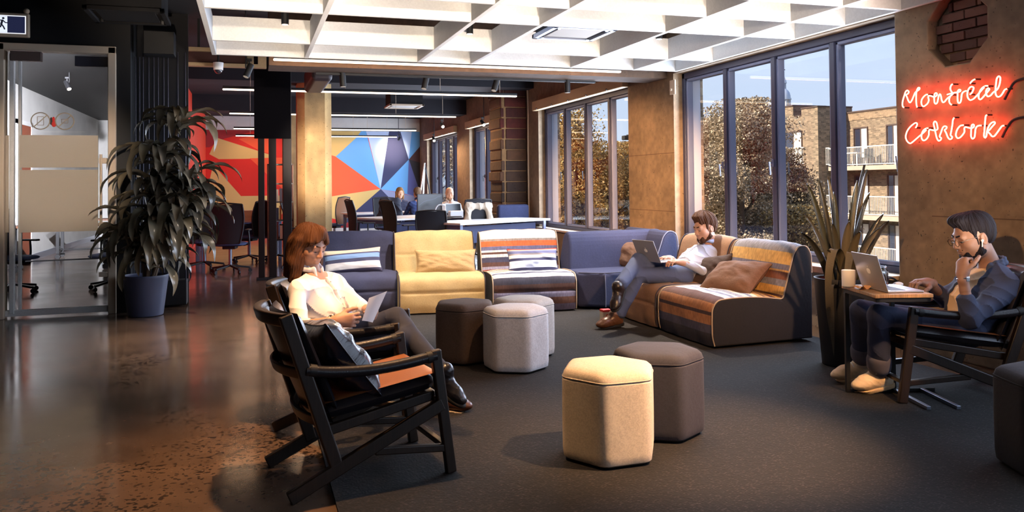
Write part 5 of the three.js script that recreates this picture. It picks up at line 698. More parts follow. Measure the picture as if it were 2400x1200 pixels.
  if (o.placket) { const cf2 = frame(o.chest), top = J.neck, bot = mix3(J.pel, J.neck, 0.14), N = 14, gw = w * (o.shirtGrow || 1.06), pt = (q) => add3(add3(mix3(top, bot, q), J.belly || [0, 0, 0], Math.sin(q * 3.1) * 0.5), cf2.f, gw * lerp(0.72, 0.96, sstep(0, 0.35, q))), pp = []; for (let i = 0; i < N; i++) pp.push(cone(pt(0.06 + 0.9 * i / N), pt(0.06 + 0.9 * (i + 1) / N), 0.013, 0.013, 0.01)); put('placket', pp, fab2(o.shirt), 0.005 * fine, (x, y, z) => fw(x, y, z) * 0.5); for (let i = 0; i < 6; i++) { const b = add3(pt(0.12 + 0.15 * i), cf2.f, 0.0125); P('button', sph(0.0052, ...b, 10).translate(-base[0], -base[1], -base[2]), m.paper, t); } }
  if (o.collar) { const c = mix3(J.neck, L(0, -0.07, -0.028), 0.42), tf = frame(o.chest), ring = (q, up, rad) => add3(add3(add3(c, tf.r, Math.sin(q) * rad), tf.f, Math.cos(q) * rad * 0.95), tf.u, up); const pp = []; for (let i = 0; i < 12; i++) { const q0 = 0.55 + i / 12 * 5.18, q1 = 0.55 + (i + 1) / 12 * 5.18; const dp = (q) => 0.02 * Math.cos(q); pp.push(cone(ring(q0, -dp(q0), 0.064 * HS), ring(q1, -dp(q1), 0.064 * HS), 0.012, 0.012, 0.012), cone(ring(q0, 0.022 - dp(q0), 0.058 * HS), ring(q1, 0.022 - dp(q1), 0.058 * HS), 0.008, 0.008, 0.012)); } for (const sg of [0.55, 5.73]) pp.push(cone(ring(sg, -0.01, 0.068 * HS), ring(sg * 1 + (sg < 3 ? -0.12 : 0.12), -0.07, 0.078 * HS), 0.012, 0.007, 0.012)); put('collar', pp, fab2(o.collar), 0.005 * fine); }
  if (o.trousers && J.knR) put('trousers', [cone(J.hipR, J.hipL, w * 0.98, w * 0.98, 0.05), cone(J.pel, mix3(J.pel, J.neck, 0.16), w * 0.95, w * 0.95, 0.05), ...['R', 'L'].flatMap((s) => [cone(J['hip' + s], J['kn' + s], 0.088 * S * lr, 0.064 * S * lr, 0.035), cone(J['kn' + s], mix3(J['kn' + s], J['an' + s], o.hem ?? 0.93), 0.062 * S * lr, (o.hemR || 0.056) * S, 0.02)])], fab2(o.trousers), cl, folds(0.0034, 32, 2.1, [0.5, 0.8, 0.6]));
  o.extra?.({ t, put, base, L, F, S, HS, J, P3: (g, n, mt, lab) => P(n, g.translate(-base[0], -base[1], -base[2]), mt, t, lab) }); return t;
}
const fab2 = (c) => mat(c, 0.85, { bumpMap: T.weaveBump, bumpScale: 0.0006 });
function shoe(put, P3, an, toe, S, mt, soleM, name = 'shoe') { const d = nor(sub(toe, an)), dn = nor([d[0], d[1] * 0.6, d[2]]), up = nor(add3([0, 1, 0], dn, -dn[1])), heel = add3(add3(an, dn, -0.035 * S), up, -0.035 * S), ball = add3(toe, dn, -0.06 * S), F = { f: dn, u: up, r: crs(dn, up) }; put(name, [cone(an, add3(an, up, 0.03), 0.045 * S, 0.048 * S, 0.02), cone(heel, ball, 0.04 * S, 0.042 * S, 0.03), egg(add3(toe, dn, -0.035 * S), [0.06 * S, 0.032 * S, 0.046 * S], 0.03, F), cone(an, add3(ball, up, 0.01), 0.042 * S, 0.03 * S, 0.03)], mt, 0.006, folds(0.001, 120)); put('sole', [cone(add3(heel, up, -0.03), add3(ball, up, -0.03), 0.042 * S, 0.046 * S, 0.02), egg(add3(add3(toe, dn, -0.03 * S), up, -0.024), [0.064 * S, 0.02, 0.048 * S], 0.02, F)], soleM, 0.006, null, (x, y, z) => { const p = sub([x, y, z], heel), h = dot(p, up); return Math.max(h + 0.02, -h - 0.048); }); }
// ---- the three people of the lounge ----
{
  const J = { pel: [0.486, 0.445, -4.781], neck: [0.353, 0.832, -4.795], head: [0.322, 1.004, -4.8], shR: [0.245, 0.772, -4.66], shL: [0.48, 0.778, -4.9], elR: [0.255, 0.61, -4.44], wrR: [0.414, 0.658, -4.253], elL: [0.59, 0.655, -4.7], wrL: [0.625, 0.672, -4.44], hipR: [0.476, 0.461, -4.679], hipL: [0.511, 0.44, -4.9], knR: [0.806, 0.5, -4.5], anR: [1.08, 0.085, -4.72], knL: [0.79, 0.6, -4.62], anL: [0.988, 0.325, -4.3], belly: [0.02, 0.0, 0.02] };
  figure({ label: 'woman with long auburn hair in a white shirt reading a paper in the armchair', J, S: 0.94, HS: 0.96, girth: 0.092, leg: 0.95, fem: 1, face: [0.6, -0.3, 0.66], up: [0.06, 1, 0], chest: [0.66, 0.15, 0.6], skin: 0xc4957c, lips: 0x9a4438, hair: 0x63402a, shirt: 0xeceaf0, collar: 0xf0eef4, trousers: 0x2c3040, cuffR: 0.4, cuffL: 0.5, hem: 0.95, placket: 1,
    hands: [{ w: J.wrR, el: J.elR, d: [0.86, 0.02, 0.2], n: [0.2, -0.1, -1], right: true, curl: GRIP, thumb: [0.5, 0.5, 0.2] }, { w: J.wrL, el: J.elL, d: [0.1, -0.05, 1], n: [-0.9, 0.1, 0.1], right: false, curl: GRIP }],
    hairShape: ({ L, HS, put, hm, strands, F }) => {
      const E = (r, u, f, rf, ru, rs, k) => egg(L(r, u, f), [rf * HS, ru * HS, rs * HS], k * HS, F), C = (a, b, ra, rb, k = 0.03) => cone(L(...a), L(...b), ra * HS, rb * HS, k * HS);
      put('hair', [E(0, 0.052, -0.018, 0.108, 0.09, 0.09, 0.03), C([-0.083, 0.03, -0.01], [-0.092, -0.1, 0.0], 0.03, 0.035), C([0.083, 0.03, -0.01], [0.09, -0.1, 0.0], 0.03, 0.034), C([-0.092, -0.1, 0.0], [-0.1, -0.21, 0.005], 0.036, 0.022), C([0.09, -0.1, 0.0], [0.095, -0.2, 0.02], 0.034, 0.02), C([-0.05, 0.0, -0.07], [-0.06, -0.18, -0.04], 0.05, 0.034), C([0.05, 0, -0.07], [0.06, -0.18, -0.04], 0.05, 0.034), C([-0.075, -0.05, 0.03], [-0.085, -0.17, 0.045], 0.016, 0.018), C([0.074, -0.05, 0.035], [0.08, -0.17, 0.05], 0.015, 0.016), C([-0.01, 0.112, 0.045], [-0.066, 0.045, 0.062], 0.026, 0.014), C([0.005, 0.112, 0.045], [0.062, 0.05, 0.064], 0.026, 0.014), C([-0.01, 0.108, 0.06], [-0.045, 0.055, 0.086], 0.016, 0.006), C([0.005, 0.108, 0.06], [0.038, 0.06, 0.09], 0.016, 0.006),
        minus(E(0.002, -0.03, 0.1, 0.072, 0.1, 0.054, 0.014))], hm, 0.0042, strands(0.004, 40));
    },
    extra: ({ put, P3, J, S, L }) => {
      P3(tube([0, 1, 2, 3, 4, 5, 6, 7].map((i) => { const a = i / 8 * 6.283, d = nor(sub(J.wrR, J.elR)), u = nor(crs(d, [0, 1, 0])), v = crs(u, d), c = mix3(J.elR, J.wrR, 0.88); return [0, 1, 2].map((k) => c[k] + 0.03 * (u[k] * Math.cos(a) + v[k] * Math.sin(a))); }), 0.0035, 40, 6, true), 'bracelet_cord', m.dark);
      for (let i = 0; i < 16; i++) { const a = i / 16 * 6.283, d = nor(sub(J.wrR, J.elR)), u = nor(crs(d, [0, 1, 0])), v = crs(u, d), c = mix3(J.elR, J.wrR, 0.92 + 0.02 * Math.sin(a)), p = [0, 1, 2].map((k) => c[k] + 0.03 * (u[k] * Math.cos(a) + v[k] * Math.sin(a))); P3(sph(0.0062, ...p, 8), 'bracelet_bead', i % 2 ? m.dark : m.paper); }
      P3(sph(0.0055, ...L(-0.08, -0.05, -0.005), 8, 1, 2, 1), 'earring', m.chrome);
      shoe(put, P3, [1.08, 0.085, -4.72], [1.225, 0.045, -4.66], 0.94, mat(0x4a2c20, 0.35), mat(0xb8a894, 0.6)); shoe(put, P3, [0.988, 0.325, -4.3], [1.075, 0.2, -4.22], 0.94, mat(0x14141c, 0.3), m.rubber);
    } });
  const pg = thing('paper_sheet', 'white sheet of paper in the hands of the reading woman', 'paper', [0, 0, 0]), q = [[0.69, 0.79, -4.31], [0.587, 0.767, -4.25], [0.547, 0.655, -4.23], [0.61, 0.632, -4.29]];
  const ppm = phys(0xf4f4f6, 0.9, { transmission: 0.3, thickness: 0 }); P('sheet', surf((u, v) => { const a = mix3(q[1], q[0], u), b = mix3(q[2], q[3], u), p = mix3(a, b, v), k = 0.006 * Math.sin(u * 3.14); return add3(p, [0.6, 0.2, 0.7], k); }, 8, 8), ppm, pg); P('sheet_back', surf((u, v) => { const a = mix3(q[1], q[0], u), b = mix3(q[2], q[3], u), p = mix3(a, b, v), k = 0.006 * Math.sin(u * 3.14) - 0.0012; return add3(p, [0.6, 0.2, 0.7], k); }, 8, 8, 0, 0, true), ppm, pg);
}
{
  const J = { pel: [3.92, 0.47, -6.884], neck: [4.275, 0.709, -6.987], head: [4.218, 0.905, -6.949], shL: [4.3, 0.635, -6.84], shR: [4.262, 0.635, -7.18], elL: [4.15, 0.47, -6.69], wrL: [3.825, 0.605, -6.68], elR: [4.08, 0.49, -7.18], wrR: [3.83, 0.62, -6.94], hipL: [3.868, 0.47, -6.79], hipR: [3.97, 0.46, -6.98], knL: [3.443, 0.49, -6.841], anL: [3.215, 0.1, -6.86], knR: [3.47, 0.625, -6.9], anR: [3.16, 0.41, -6.68], belly: [-0.01, 0.02, 0.01] };
  const hs = [{ w: J.wrL, el: J.elL, d: [-1, 0.16, -0.1], n: [0, -1, 0], right: false, curl: TYPE }, { w: J.wrR, el: J.elR, d: [-1, 0.2, 0.5], n: [0, -1, 0], right: true, curl: TYPE }];
  figure({ label: 'bearded man in a pale shirt and jeans typing on a laptop on his crossed legs', J, S: 1.08, HS: 1.1, girth: 0.112, face: [-0.94, -0.24, 0.12], chest: [-0.75, 0.55, 0.15], skin: 0xa67f6a, hair: 0x40281a, shirt: 0x9a9fb0, collar: 0x8c9cc4, trousers: 0x3e4c70, beard: 1, placket: 1, hands: hs, hem: 0.86, hemR: 0.06, shirtGrow: 1.04,
    hairShape: ({ L, HS, put, hm, strands, F }) => { const E = (r, u, f, rf, ru, rs, k) => egg(L(r, u, f), [rf * HS, ru * HS, rs * HS], k * HS, F); put('hair', [E(0, 0.062, -0.016, 0.1, 0.082, 0.083, 0.03), E(0, 0.02, -0.05, 0.07, 0.085, 0.08, 0.03), E(0, 0.115, 0.045, 0.055, 0.03, 0.06, 0.03), E(0.02, 0.12, 0.0, 0.06, 0.03, 0.05, 0.03), cone(L(-0.066, 0.03, 0.022), L(-0.0615, -0.03, 0.02), 0.012 * HS, 0.009 * HS, 0.01), cone(L(0.066, 0.03, 0.022), L(0.0615, -0.03, 0.02), 0.012 * HS, 0.009 * HS, 0.01), minus(E(0, -0.015, 0.085, 0.075, 0.085, 0.068, 0.012)), minus(E(0.09, -0.01, -0.01, 0.02, 0.03, 0.02, 0.006)), minus(E(-0.09, -0.01, -0.01, 0.02, 0.03, 0.02, 0.006))], hm, 0.004, strands(0.006, 34)); },
    extra: ({ put, P3, J, S }) => { put('sock', [cone(mix3(J.knR, J.anR, 0.82), J.anR, 0.042 * S, 0.04 * S, 0.01)], mat(0x8aa0d0, 0.9), 0.006); shoe(put, P3, [3.15, 0.4, -6.67], [3.075, 0.245, -6.6], 1.05, mat(0x241a18, 0.35), m.rubber); shoe(put, P3, [3.2, 0.105, -6.86], [3.035, 0.055, -6.85], 1.08, mat(0x5a3a28, 0.3), m.rubber); } });
  laptop('open silver laptop with a pale emblem on the crossed legs of the bearded man', [3.56, 0.61, -6.84], 12 * D2, 0.42, 0.31, 0.215);
  const c = thing('carton', 'small printed white and red carton on the carpet by the boot of the bearded man', 'carton', [3.17, 0.012, -6.99]); P('box', box(-0.045, 0.045, 0, 0.155, -0.04, 0.04, 0.004), mat(0xdcc8a8, 0.6), c); P('red_band', box(-0.046, 0.046, 0.135, 0.157, -0.041, 0.041, 0.004), mat(0xd02018, 0.5), c); P('red_mark', [sph(0.016, 0, 0.1, 0.04, 10, 1, 1, 0.2), box(-0.014, 0.014, 0.05, 0.09, 0.039, 0.042)], mat(0xc82018, 0.5), c);
}
{
  const J = { pel: [4.345, 0.396, -4.028], neck: [4.490, 0.795, -3.983], head: [4.374, 0.983, -4.008], shL: [4.428, 0.692, -3.811], shR: [4.521, 0.692, -4.148], elL: [4.101, 0.515, -3.795], wrL: [4.091, 0.769, -3.832], elR: [4.376, 0.562, -4.252], wrR: [4.117, 0.692, -4.112], hipL: [4.241, 0.412, -3.941], hipR: [4.355, 0.401, -4.127], knL: [3.688, 0.515, -4.079], anL: [3.780, 0.085, -4.189], knR: [3.738, 0.510, -4.293], anR: [3.884, 0.100, -4.449], belly: [-0.03, 0.0, 0] };
  const cf = frame([-0.93, 0.15, -0.25]), inFront = (x, y, z) => { const p = sub([x, y, z], J.neck), f = dot(p, cf.f), r = Math.abs(dot(p, cf.r)), h = dot(p, cf.u); return Math.min(f - 0.03, 0.085 - h * 0.12 - r); };
  figure({ label: 'man in glasses and an open blue overshirt with hand on chin at the side table', J, S: 1.1, HS: 1.18, girth: 0.111, face: [-0.93, -0.28, -0.3], chest: [-0.93, 0.15, -0.25], skin: 0x8c6a5a, hair: 0x16131a, shirt: 0xd2b690, shirtSleeves: false, trousers: 0x363e5a, hem: 0.72, hemR: 0.06, shirtGrow: 1.03, beard: 1,
    hands: [{ w: J.wrL, el: J.elL, d: [0.32, 0.9, -0.3], n: [0.9, -0.3, 0.1], right: false, curl: FIST, thumb: [0.5, 0.4, 0.3] }, { w: J.wrR, el: J.elR, d: [-1, 0.12, 0.05], n: [0, -1, 0], right: true, curl: [[0.35, 0.8, 0.5], [0.4, 0.9, 0.5], [0.45, 0.9, 0.5], [0.5, 0.9, 0.5]] }],
    hairShape: ({ L, HS, put, hm, strands, F }) => { const E = (r, u, f, rf, ru, rs, k) => egg(L(r, u, f), [rf * HS, ru * HS, rs * HS], k * HS, F); put('hair', [E(0, 0.06, -0.018, 0.102, 0.08, 0.082, 0.03), E(0, 0.02, -0.055, 0.062, 0.08, 0.076, 0.03), E(0, 0.112, 0.055, 0.05, 0.03, 0.056, 0.03), cone(L(-0.066, 0.03, 0.022), L(-0.0615, -0.03, 0.02), 0.011 * HS, 0.008 * HS, 0.01), cone(L(0.066, 0.03, 0.022), L(0.0615, -0.03, 0.02), 0.011 * HS, 0.008 * HS, 0.01), minus(E(0, -0.012, 0.088, 0.075, 0.088, 0.07, 0.012)), minus(E(0.09, -0.01, -0.012, 0.022, 0.034, 0.02, 0.006)), minus(E(-0.09, -0.01, -0.012, 0.022, 0.034, 0.02, 0.006))], hm, 0.004, strands(0.0032, 40));  },
    extra: ({ put, P3, J, S, L, HS }) => {
      const w = 0.111 * 1.2, over = [...torsoPrims(J, w), cone(J.shR, J.elR, w * 0.55, 0.056 * S, 0.03), cone(J.elR, mix3(J.elR, J.wrR, 0.62), 0.055 * S, 0.044 * S, 0.02), cone(J.shL, J.elL, w * 0.56, 0.056 * S, 0.03), cone(J.elL, mix3(J.elL, J.wrL, 0.42), 0.058 * S, 0.05 * S, 0.02)];
      put('overshirt', over, fab2(0x2e3854), 0.0075, folds(0.006, 40, 0.7), inFront);
      const tf = cf, c = add3(J.neck, [0, 1, 0], 0.012), ring = (q, up, rad) => add3(add3(add3(c, tf.r, Math.sin(q) * rad), tf.f, Math.cos(q) * rad), tf.u, up), pp = []; for (let i = 0; i < 10; i++) { const a = 0.9 + i / 10 * 4.48, b = 0.9 + (i + 1) / 10 * 4.48; pp.push(cone(ring(a, -0.03 * Math.cos(a), 0.076), ring(b, -0.03 * Math.cos(b), 0.076), 0.014, 0.014, 0.012), cone(ring(a, 0.026 - 0.03 * Math.cos(a), 0.068), ring(b, 0.026 - 0.03 * Math.cos(b), 0.068), 0.009, 0.009, 0.012)); } for (const [a, b] of [[0.9, 0.7], [5.38, 5.58]]) pp.push(cone(ring(a, -0.01, 0.08), ring(b, -0.09, 0.098), 0.016, 0.008, 0.012)); put('overshirt_collar', pp, fab2(0x36425e), 0.005);
      for (const s of [-1, 1]) { P3(new THREE.TorusGeometry(0.0185 * HS, 0.0014, 6, 28).applyMatrix4(new THREE.Matrix4().makeBasis(V(...frame([-0.93, -0.28, -0.3]).r), V(...frame([-0.93, -0.28, -0.3]).u), V(...frame([-0.93, -0.28, -0.3]).f)).setPosition(...L(s * 0.033, 0.0, 0.112))), 'glasses_rim', m.chrome); P3(rod(L(s * 0.054, 0.004, 0.108), L(s * 0.078, 0.012, -0.005), 0.0014, 0.0014, 6), 'glasses_temple', m.chrome); }
      P3(rod(L(-0.012, 0.004, 0.114), L(0.012, 0.004, 0.114), 0.0014, 0.0014, 6), 'glasses_bridge', m.chrome);
      { const e = L(-0.084, -0.012, 0.004); P3(M([sph(0.009, ...e, 10), rod(e, L(-0.08, -0.045, 0.012), 0.0035, 0.003, 8)]), 'earphone', m.paper); }
      const d = nor(sub(J.wrL, J.elL)), u = nor(crs(d, [0, 0, 1])), v = crs(u, d), c2 = mix3(J.elL, J.wrL, 0.93); P3(tube(Array.from({ length: 16 }, (_, i) => { const a = i / 16 * 6.283; return [0, 1, 2].map((k) => c2[k] + 0.031 * (u[k] * Math.cos(a) + v[k] * Math.sin(a))); }), 0.0055, 48, 8, true).scale(1, 1, 1), 'watch_strap', m.chrome); { const wc = add3(c2, [0.05, 0, 1], 0.032); P3(cbox(0.028, 0.03, 0.01, wc[0], wc[1], wc[2], 0.003), 'watch_face', m.chrome); }
      for (const [a, k] of [[J.anL, J.knL], [J.anR, J.knR]]) { put('turn_up', [cone(mix3(k, a, 0.68), mix3(k, a, 0.76), 0.067 * S, 0.066 * S, 0.01)], fab2(0x5c5c6c), 0.006); put('sock', [cone(mix3(k, a, 0.7), add3(a, [0, -0.01, 0]), 0.043 * S, 0.042 * S, 0.01)], mat(0xd0c8c0, 0.9), 0.006); put('sock_stripe', [cone(mix3(k, a, 0.9), mix3(k, a, 0.96), 0.0445 * S, 0.0445 * S, 0.01)], mat(0x7a5a44, 0.9), 0.005, null, (x, y, z) => Math.abs(y - mix3(k, a, 0.93)[1]) - 0.007); }
      const sh = mat(0xe6d2b0, 0.6), so = mat(0xd4b890, 0.7); for (const [a, t2] of [[[J.anL[0], 0.115, J.anL[2]], [J.anL[0] - 0.155, 0.06, J.anL[2] - 0.03]], [[J.anR[0], 0.115, J.anR[2]], [J.anR[0] - 0.19, 0.06, J.anR[2] - 0.045]]]) { shoe(put, P3, a, t2, 1.12, sh, so, 'sneaker'); const dd = nor(sub(t2, a)), side = nor(crs(dd, [0, 1, 0])); for (let i = 0; i < 5; i++) { const p = mix3(a, t2, 0.22 + i * 0.1), q = 0.036, h = 0.05 - i * 0.003; P3(tube([add3(add3(p, side, -q), [0, h - 0.022, 0]), add3(add3(p, side, -q * 0.5), [0, h - 0.003, 0]), add3(p, [0, h, 0]), add3(add3(p, side, q * 0.5), [0, h - 0.003, 0]), add3(add3(p, side, q), [0, h - 0.022, 0])], 0.0045, 12, 6), 'lace', m.paper); } }
    } });
}
// ---------- the open office behind ----------
m.mesh = mat(0x1a1a22, 0.75); m.blueSeat = mat(0x3a4870, 0.7);
function officeChair(label, x, z, ry, seatM = m.blueSeat, orange) {
  const t = thing('office_chair', label, 'chair', [x, 0, z], ry), b = m.plastic; // faces +z
  for (let k = 0; k < 5; k++) { const a = k * 1.2566 + 0.3, c = Math.cos(a), s = Math.sin(a); P('base_arm', bar([0, 0.12, 0], [0.3 * c, 0.075, 0.3 * s], 0.045, 0.03, 0.008), b, t); P('caster', [cyl(0.03, 0.03, -0.012, 0.012, 0, 0, 14).rotateX(Math.PI / 2).rotateY(-a).translate(0.3 * c, 0.03, 0.3 * s), rod([0.3 * c, 0.03, 0.3 * s], [0.3 * c, 0.075, 0.3 * s], 0.01)], b, t); }
  P('gas_lift', rod([0, 0.1, 0], [0, 0.4, 0], 0.026), m.steel, t); P('mechanism', box(-0.1, 0.1, 0.38, 0.43, -0.12, 0.1, 0.012), b, t);
  P('seat', surf((u, v) => { const a = u * 6.2832, q = v * 3.1416, k = (w) => Math.sign(w) * Math.abs(w) ** 0.5; return [0.25 * k(Math.cos(a)) * k(Math.sin(q)), 0.455 + 0.035 * Math.cos(q), 0.02 + 0.24 * k(Math.sin(a)) * k(Math.sin(q))]; }, 32, 12, 0, 0, true), seatM, t);
  const bk = (y) => -0.2 - 0.1 * ((y - 0.5) / 0.6) + 0.05 * Math.sin((y - 0.5) * 4.5), hw = (y) => 0.17 + 0.075 * Math.sin(clamp((y - 0.42) / 0.68) * 2.2);
  const fr = []; for (const s of [-1, 1]) fr.push(tube([0.48, 0.6, 0.75, 0.9, 1.08].map((y) => [s * hw(y), y, bk(y)]), 0.014, 16, 6)); fr.push(tube([[-hw(1.08), 1.08, bk(1.08)], [0, 1.1, bk(1.1) - 0.02], [hw(1.08), 1.08, bk(1.08)]], 0.014, 10, 6), tube([[-hw(0.48), 0.48, bk(0.48)], [0, 0.46, bk(0.46)], [hw(0.48), 0.48, bk(0.48)]], 0.014, 10, 6)); P('back_frame', M(fr), b, t);
  P('back_mesh', M([surf((u, v) => { const y = lerp(0.47, 1.08, v), q = u * 2 - 1; return [q * hw(y), y, bk(y) - 0.02 * (1 - q * q)]; }, 10, 14), surf((u, v) => { const y = lerp(0.47, 1.08, v), q = u * 2 - 1; return [q * hw(y), y, bk(y) - 0.024 * (1 - q * q) - 0.002]; }, 10, 14, 0, 0, true)]), orange || m.mesh, t); P('back_bar', bar([0, 0.42, -0.08], [0, 0.72, bk(0.72) - 0.02], 0.05, 0.02), b, t);
  for (const s of [-1, 1]) { P('armrest', box(s * 0.27 - 0.035, s * 0.27 + 0.035, 0.66, 0.685, -0.1, 0.14, 0.01), b, t); P('arm_post', tube([[s * 0.2, 0.43, 0], [s * 0.28, 0.46, 0], [s * 0.275, 0.66, 0.01]], 0.014, 12, 6), b, t); }
  return t;
}
officeChair('black mesh office chair turned away beside the tall corn plant', -0.3, -13.55, 170 * D2);
officeChair('office chair with a blue seat behind the mesh chair by the dark posts', -0.02, -15.4, 240 * D2);
officeChair('office chair half hidden behind the dark steel posts', 0.46, -15.3, 120 * D2);
officeChair('office chair seen edge on between the posts and the concrete column', 0.78, -13.9, 80 * D2, m.blueSeat);
officeChair('office chair at the desk left of the corn plant tip', -0.72, -14.4, 20 * D2);
officeChair('office chair with warm light painted into its mesh back just right of the concrete column', 1.86, -19.2, 230 * D2, m.blueSeat, phys(0x8a5a34, 0.8, { transmission: 0.35, thickness: 0 }));  // orange mesh colour carries the warm light on this chair back
officeChair('dark mesh office chair left end of the white desks', 1.98, -15.1, 100 * D2);
officeChair('tall dark mesh office chair in front of the white desks', 2.46, -13.9, 108 * D2);
officeChair('office chair at the white desk whose armrests stick up before the desk edge', 2.82, -13.0, 165 * D2).scale.set(1, 0.86, 1);
const jc = officeChair('office chair with a pale jacket hung over its back at the front desk', 3.8, -13.95, 180 * D2);
one('jacket', net([cone([3.62, 0.98, -13.72], [3.98, 0.98, -13.72], 0.075, 0.075, 0.06), cone([3.58, 0.72, -13.68], [3.66, 0.98, -13.7], 0.07, 0.06, 0.06), cone([4.02, 0.72, -13.68], [3.96, 0.98, -13.7], 0.07, 0.06, 0.06), cone([3.68, 0.66, -13.66], [3.92, 0.66, -13.66], 0.08, 0.08, 0.08)], 0.012, folds(0.012, 30, 0.4, [1, 0.15, 0.2])), fab2(0xb8aa98), 'pale beige jacket hung over the chair at the front desk', 'jacket');
function desk(label, x, z, ry, w, d, n) { const t = thing('desk', label, 'desk', [x, 0, z], ry); P('desk_top', box(-w / 2, w / 2, 0.71, 0.745, -d / 2, d / 2, 0.008), m.deskTop, t); P('modesty_panel', box(-w / 2 + 0.2, w / 2 - 0.2, 0.4, 0.68, d / 2 - 0.2, d / 2 - 0.17, 0.004), mat(0x2c3258, 0.6), t); for (const sx of [-1, 1]) for (const sz of [-1, 1]) P('leg', box(sx * (w / 2 - 0.08) - 0.03, sx * (w / 2 - 0.08) + 0.03, 0, 0.71, sz * (d / 2 - 0.08) - 0.02, sz * (d / 2 - 0.08) + 0.02, 0.005), m.winSash, t); for (const sx of [-1, 1]) P('foot_rail', box(sx * (w / 2 - 0.08) - 0.02, sx * (w / 2 - 0.08) + 0.02, 0.64, 0.7, -d / 2 + 0.08, d / 2 - 0.08, 0.004), m.winSash, t); return t; }
desk('long white desk nearest behind the sofa', 3.86, -13.28, 27 * D2, 2.1, 0.95);
desk('white desk farther back with the monitor on it', 3.05, -15.6, 27 * D2, 2.0, 1.3);
desk('white desk at the far end where two people talk', 3.3, -18.6, 10 * D2, 2.6, 0.8);
desk('long pale desk on the left with paper boxes on it', -0.2, -15.75, 12 * D2, 1.5, 0.8);
desk('pale desk far left by the red part of the mural', -0.3, -18.8, 5 * D2, 1.6, 0.8);
for (const [k, x, y, z, w] of [[0, 0.1, 0.745, -15.6, 0.5], [1, 0.12, 0.835, -15.62, 0.46]]) one('paper_box', [box(x - w / 2, x + w / 2, y, y + 0.085, z - 0.16, z + 0.16, 0.004), box(x - w / 2 - 0.005, x + w / 2 + 0.005, y + 0.06, y + 0.088, z - 0.165, z + 0.165, 0.003)], mat(0xdccda8, 0.8), k ? 'cream paper box, upper one on the left desk' : 'cream paper box, lower one on the left desk', 'box');
{
  const t = thing('monitor', 'black monitor showing a dark ridge line on the white desk', 'monitor', [3.27, 0.745, -15.25], 14 * D2);
  const pic = canvas(256, 160, (c, w, h) => { c.fillStyle = '#2a2226'; c.fillRect(0, 0, w, h); c.fillStyle = '#16161c'; c.beginPath(); c.moveTo(0, 110); for (const [x, y] of [[30, 92], [60, 70], [100, 58], [140, 52], [180, 44], [210, 26], [240, 20], [256, 14], [256, 100], [130, 112], [40, 112]]) c.lineTo(x, y); c.fill(); c.strokeStyle = '#7a80a8'; c.lineWidth = 3; c.beginPath(); c.moveTo(10, 104); for (const [x, y] of [[30, 92], [60, 70], [100, 58], [140, 52], [180, 44], [210, 26], [256, 14]]) c.lineTo(x, y); c.stroke(); });
  const g = new THREE.PlaneGeometry(0.5, 0.31).translate(0, 0.27, 0.0125); g.userData.uv = true; P('bezel', box(-0.265, 0.265, 0.1, 0.44, -0.02, 0.012, 0.006), m.plastic, t); P('screen', g, new THREE.MeshStandardMaterial({ color: 0x111111, map: pic, emissive: 0xffffff, emissiveMap: pic, emissiveIntensity: 0.5, roughness: 0.3 }), t); P('stand', [box(-0.03, 0.03, 0, 0.2, -0.04, -0.02, 0.004), box(-0.1, 0.1, 0, 0.015, -0.1, 0.08, 0.004)], m.plastic, t);
  laptop('white laptop turned away with a small mark on its lid, before the bald man', [3.73, 0.745, -15.2], -76 * D2, 0.15, 0.34, 0.24);
  one('paper_stack', [cbox(0.32, 0.1, 0.2, 3.74, 0.797, -14.95, 0.006), cbox(0.3, 0.01, 0.19, 3.74, 0.852, -14.95, 0.003)], m.paper, 'white box with papers on the desk below the white laptop', 'papers');
  one('desk_lamp', [tube([[3.3, 0.75, -14.95], [3.32, 0.9, -14.95], [3.37, 0.97, -14.94], [3.45, 0.98, -14.93]], 0.012, 24), cyl(0.06, 0.06, 0.745, 0.76, 3.3, -14.95), sph(0.035, 3.46, 0.975, -14.93, 12, 1.4, 0.6, 1)], m.paper, 'small white bent desk lamp before the monitor', 'desk lamp');
  for (const [x, z, s, w] of [[3.05, -15.0, 0.07, 'left of the desk lamp'], [3.18, -15.05, 0.085, 'right behind the white lamp foot']]) { const c = thing('desk_cup', 'white round pot on the desk ' + w, 'pot', [x, 0.745, z]); P('pot', lathe([[0, 0], [s * 0.8, 0], [s, s * 0.4], [s, s * 1.2], [s * 0.9, s * 1.2], [s * 0.9, 0.02], [0, 0.02]], 20), m.paper, c); }
  one('keyboard', cbox(0.42, 0.018, 0.13, 3.55, 0.756, -14.75, 0.005), m.plastic, 'dark keyboard on the white desk edge before the laptop', 'keyboard');
}
{
  const c = thing('lounge_cabinet', 'dark blue upholstered box seat against the block pillar', 'seat', [4.6, 0, -13.95]); P('seat_box', box(-0.32, 0.28, 0.05, 0.5, -0.25, 0.3, 0.03), fabrics.slate, c); P('backrest', box(-0.32, 0.28, 0.5, 0.98, -0.28, -0.12, 0.05), fabrics.slate, c); for (const x of [-0.28, 0.24]) for (const z of [-0.22, 0.26]) P('foot', cyl(0.02, 0.02, 0, 0.05, x, z, 10), m.black, c);
  const e = thing('easel', 'folding easel leaning before the farthest windows', 'easel', [4.5, 0, -21.6]); P('leg', bar([-0.32, 0, 0.1], [0, 1.95, 0], 0.05, 0.03), m.white, e); P('leg', bar([0.3, 0, 0.1], [0, 1.95, 0], 0.05, 0.03), m.dark, e); P('leg', bar([0, 0, -0.5], [0, 1.9, 0], 0.04, 0.03), m.white, e); P('tray', box(-0.3, 0.28, 0.7, 0.74, 0.02, 0.12), m.white, e);
}
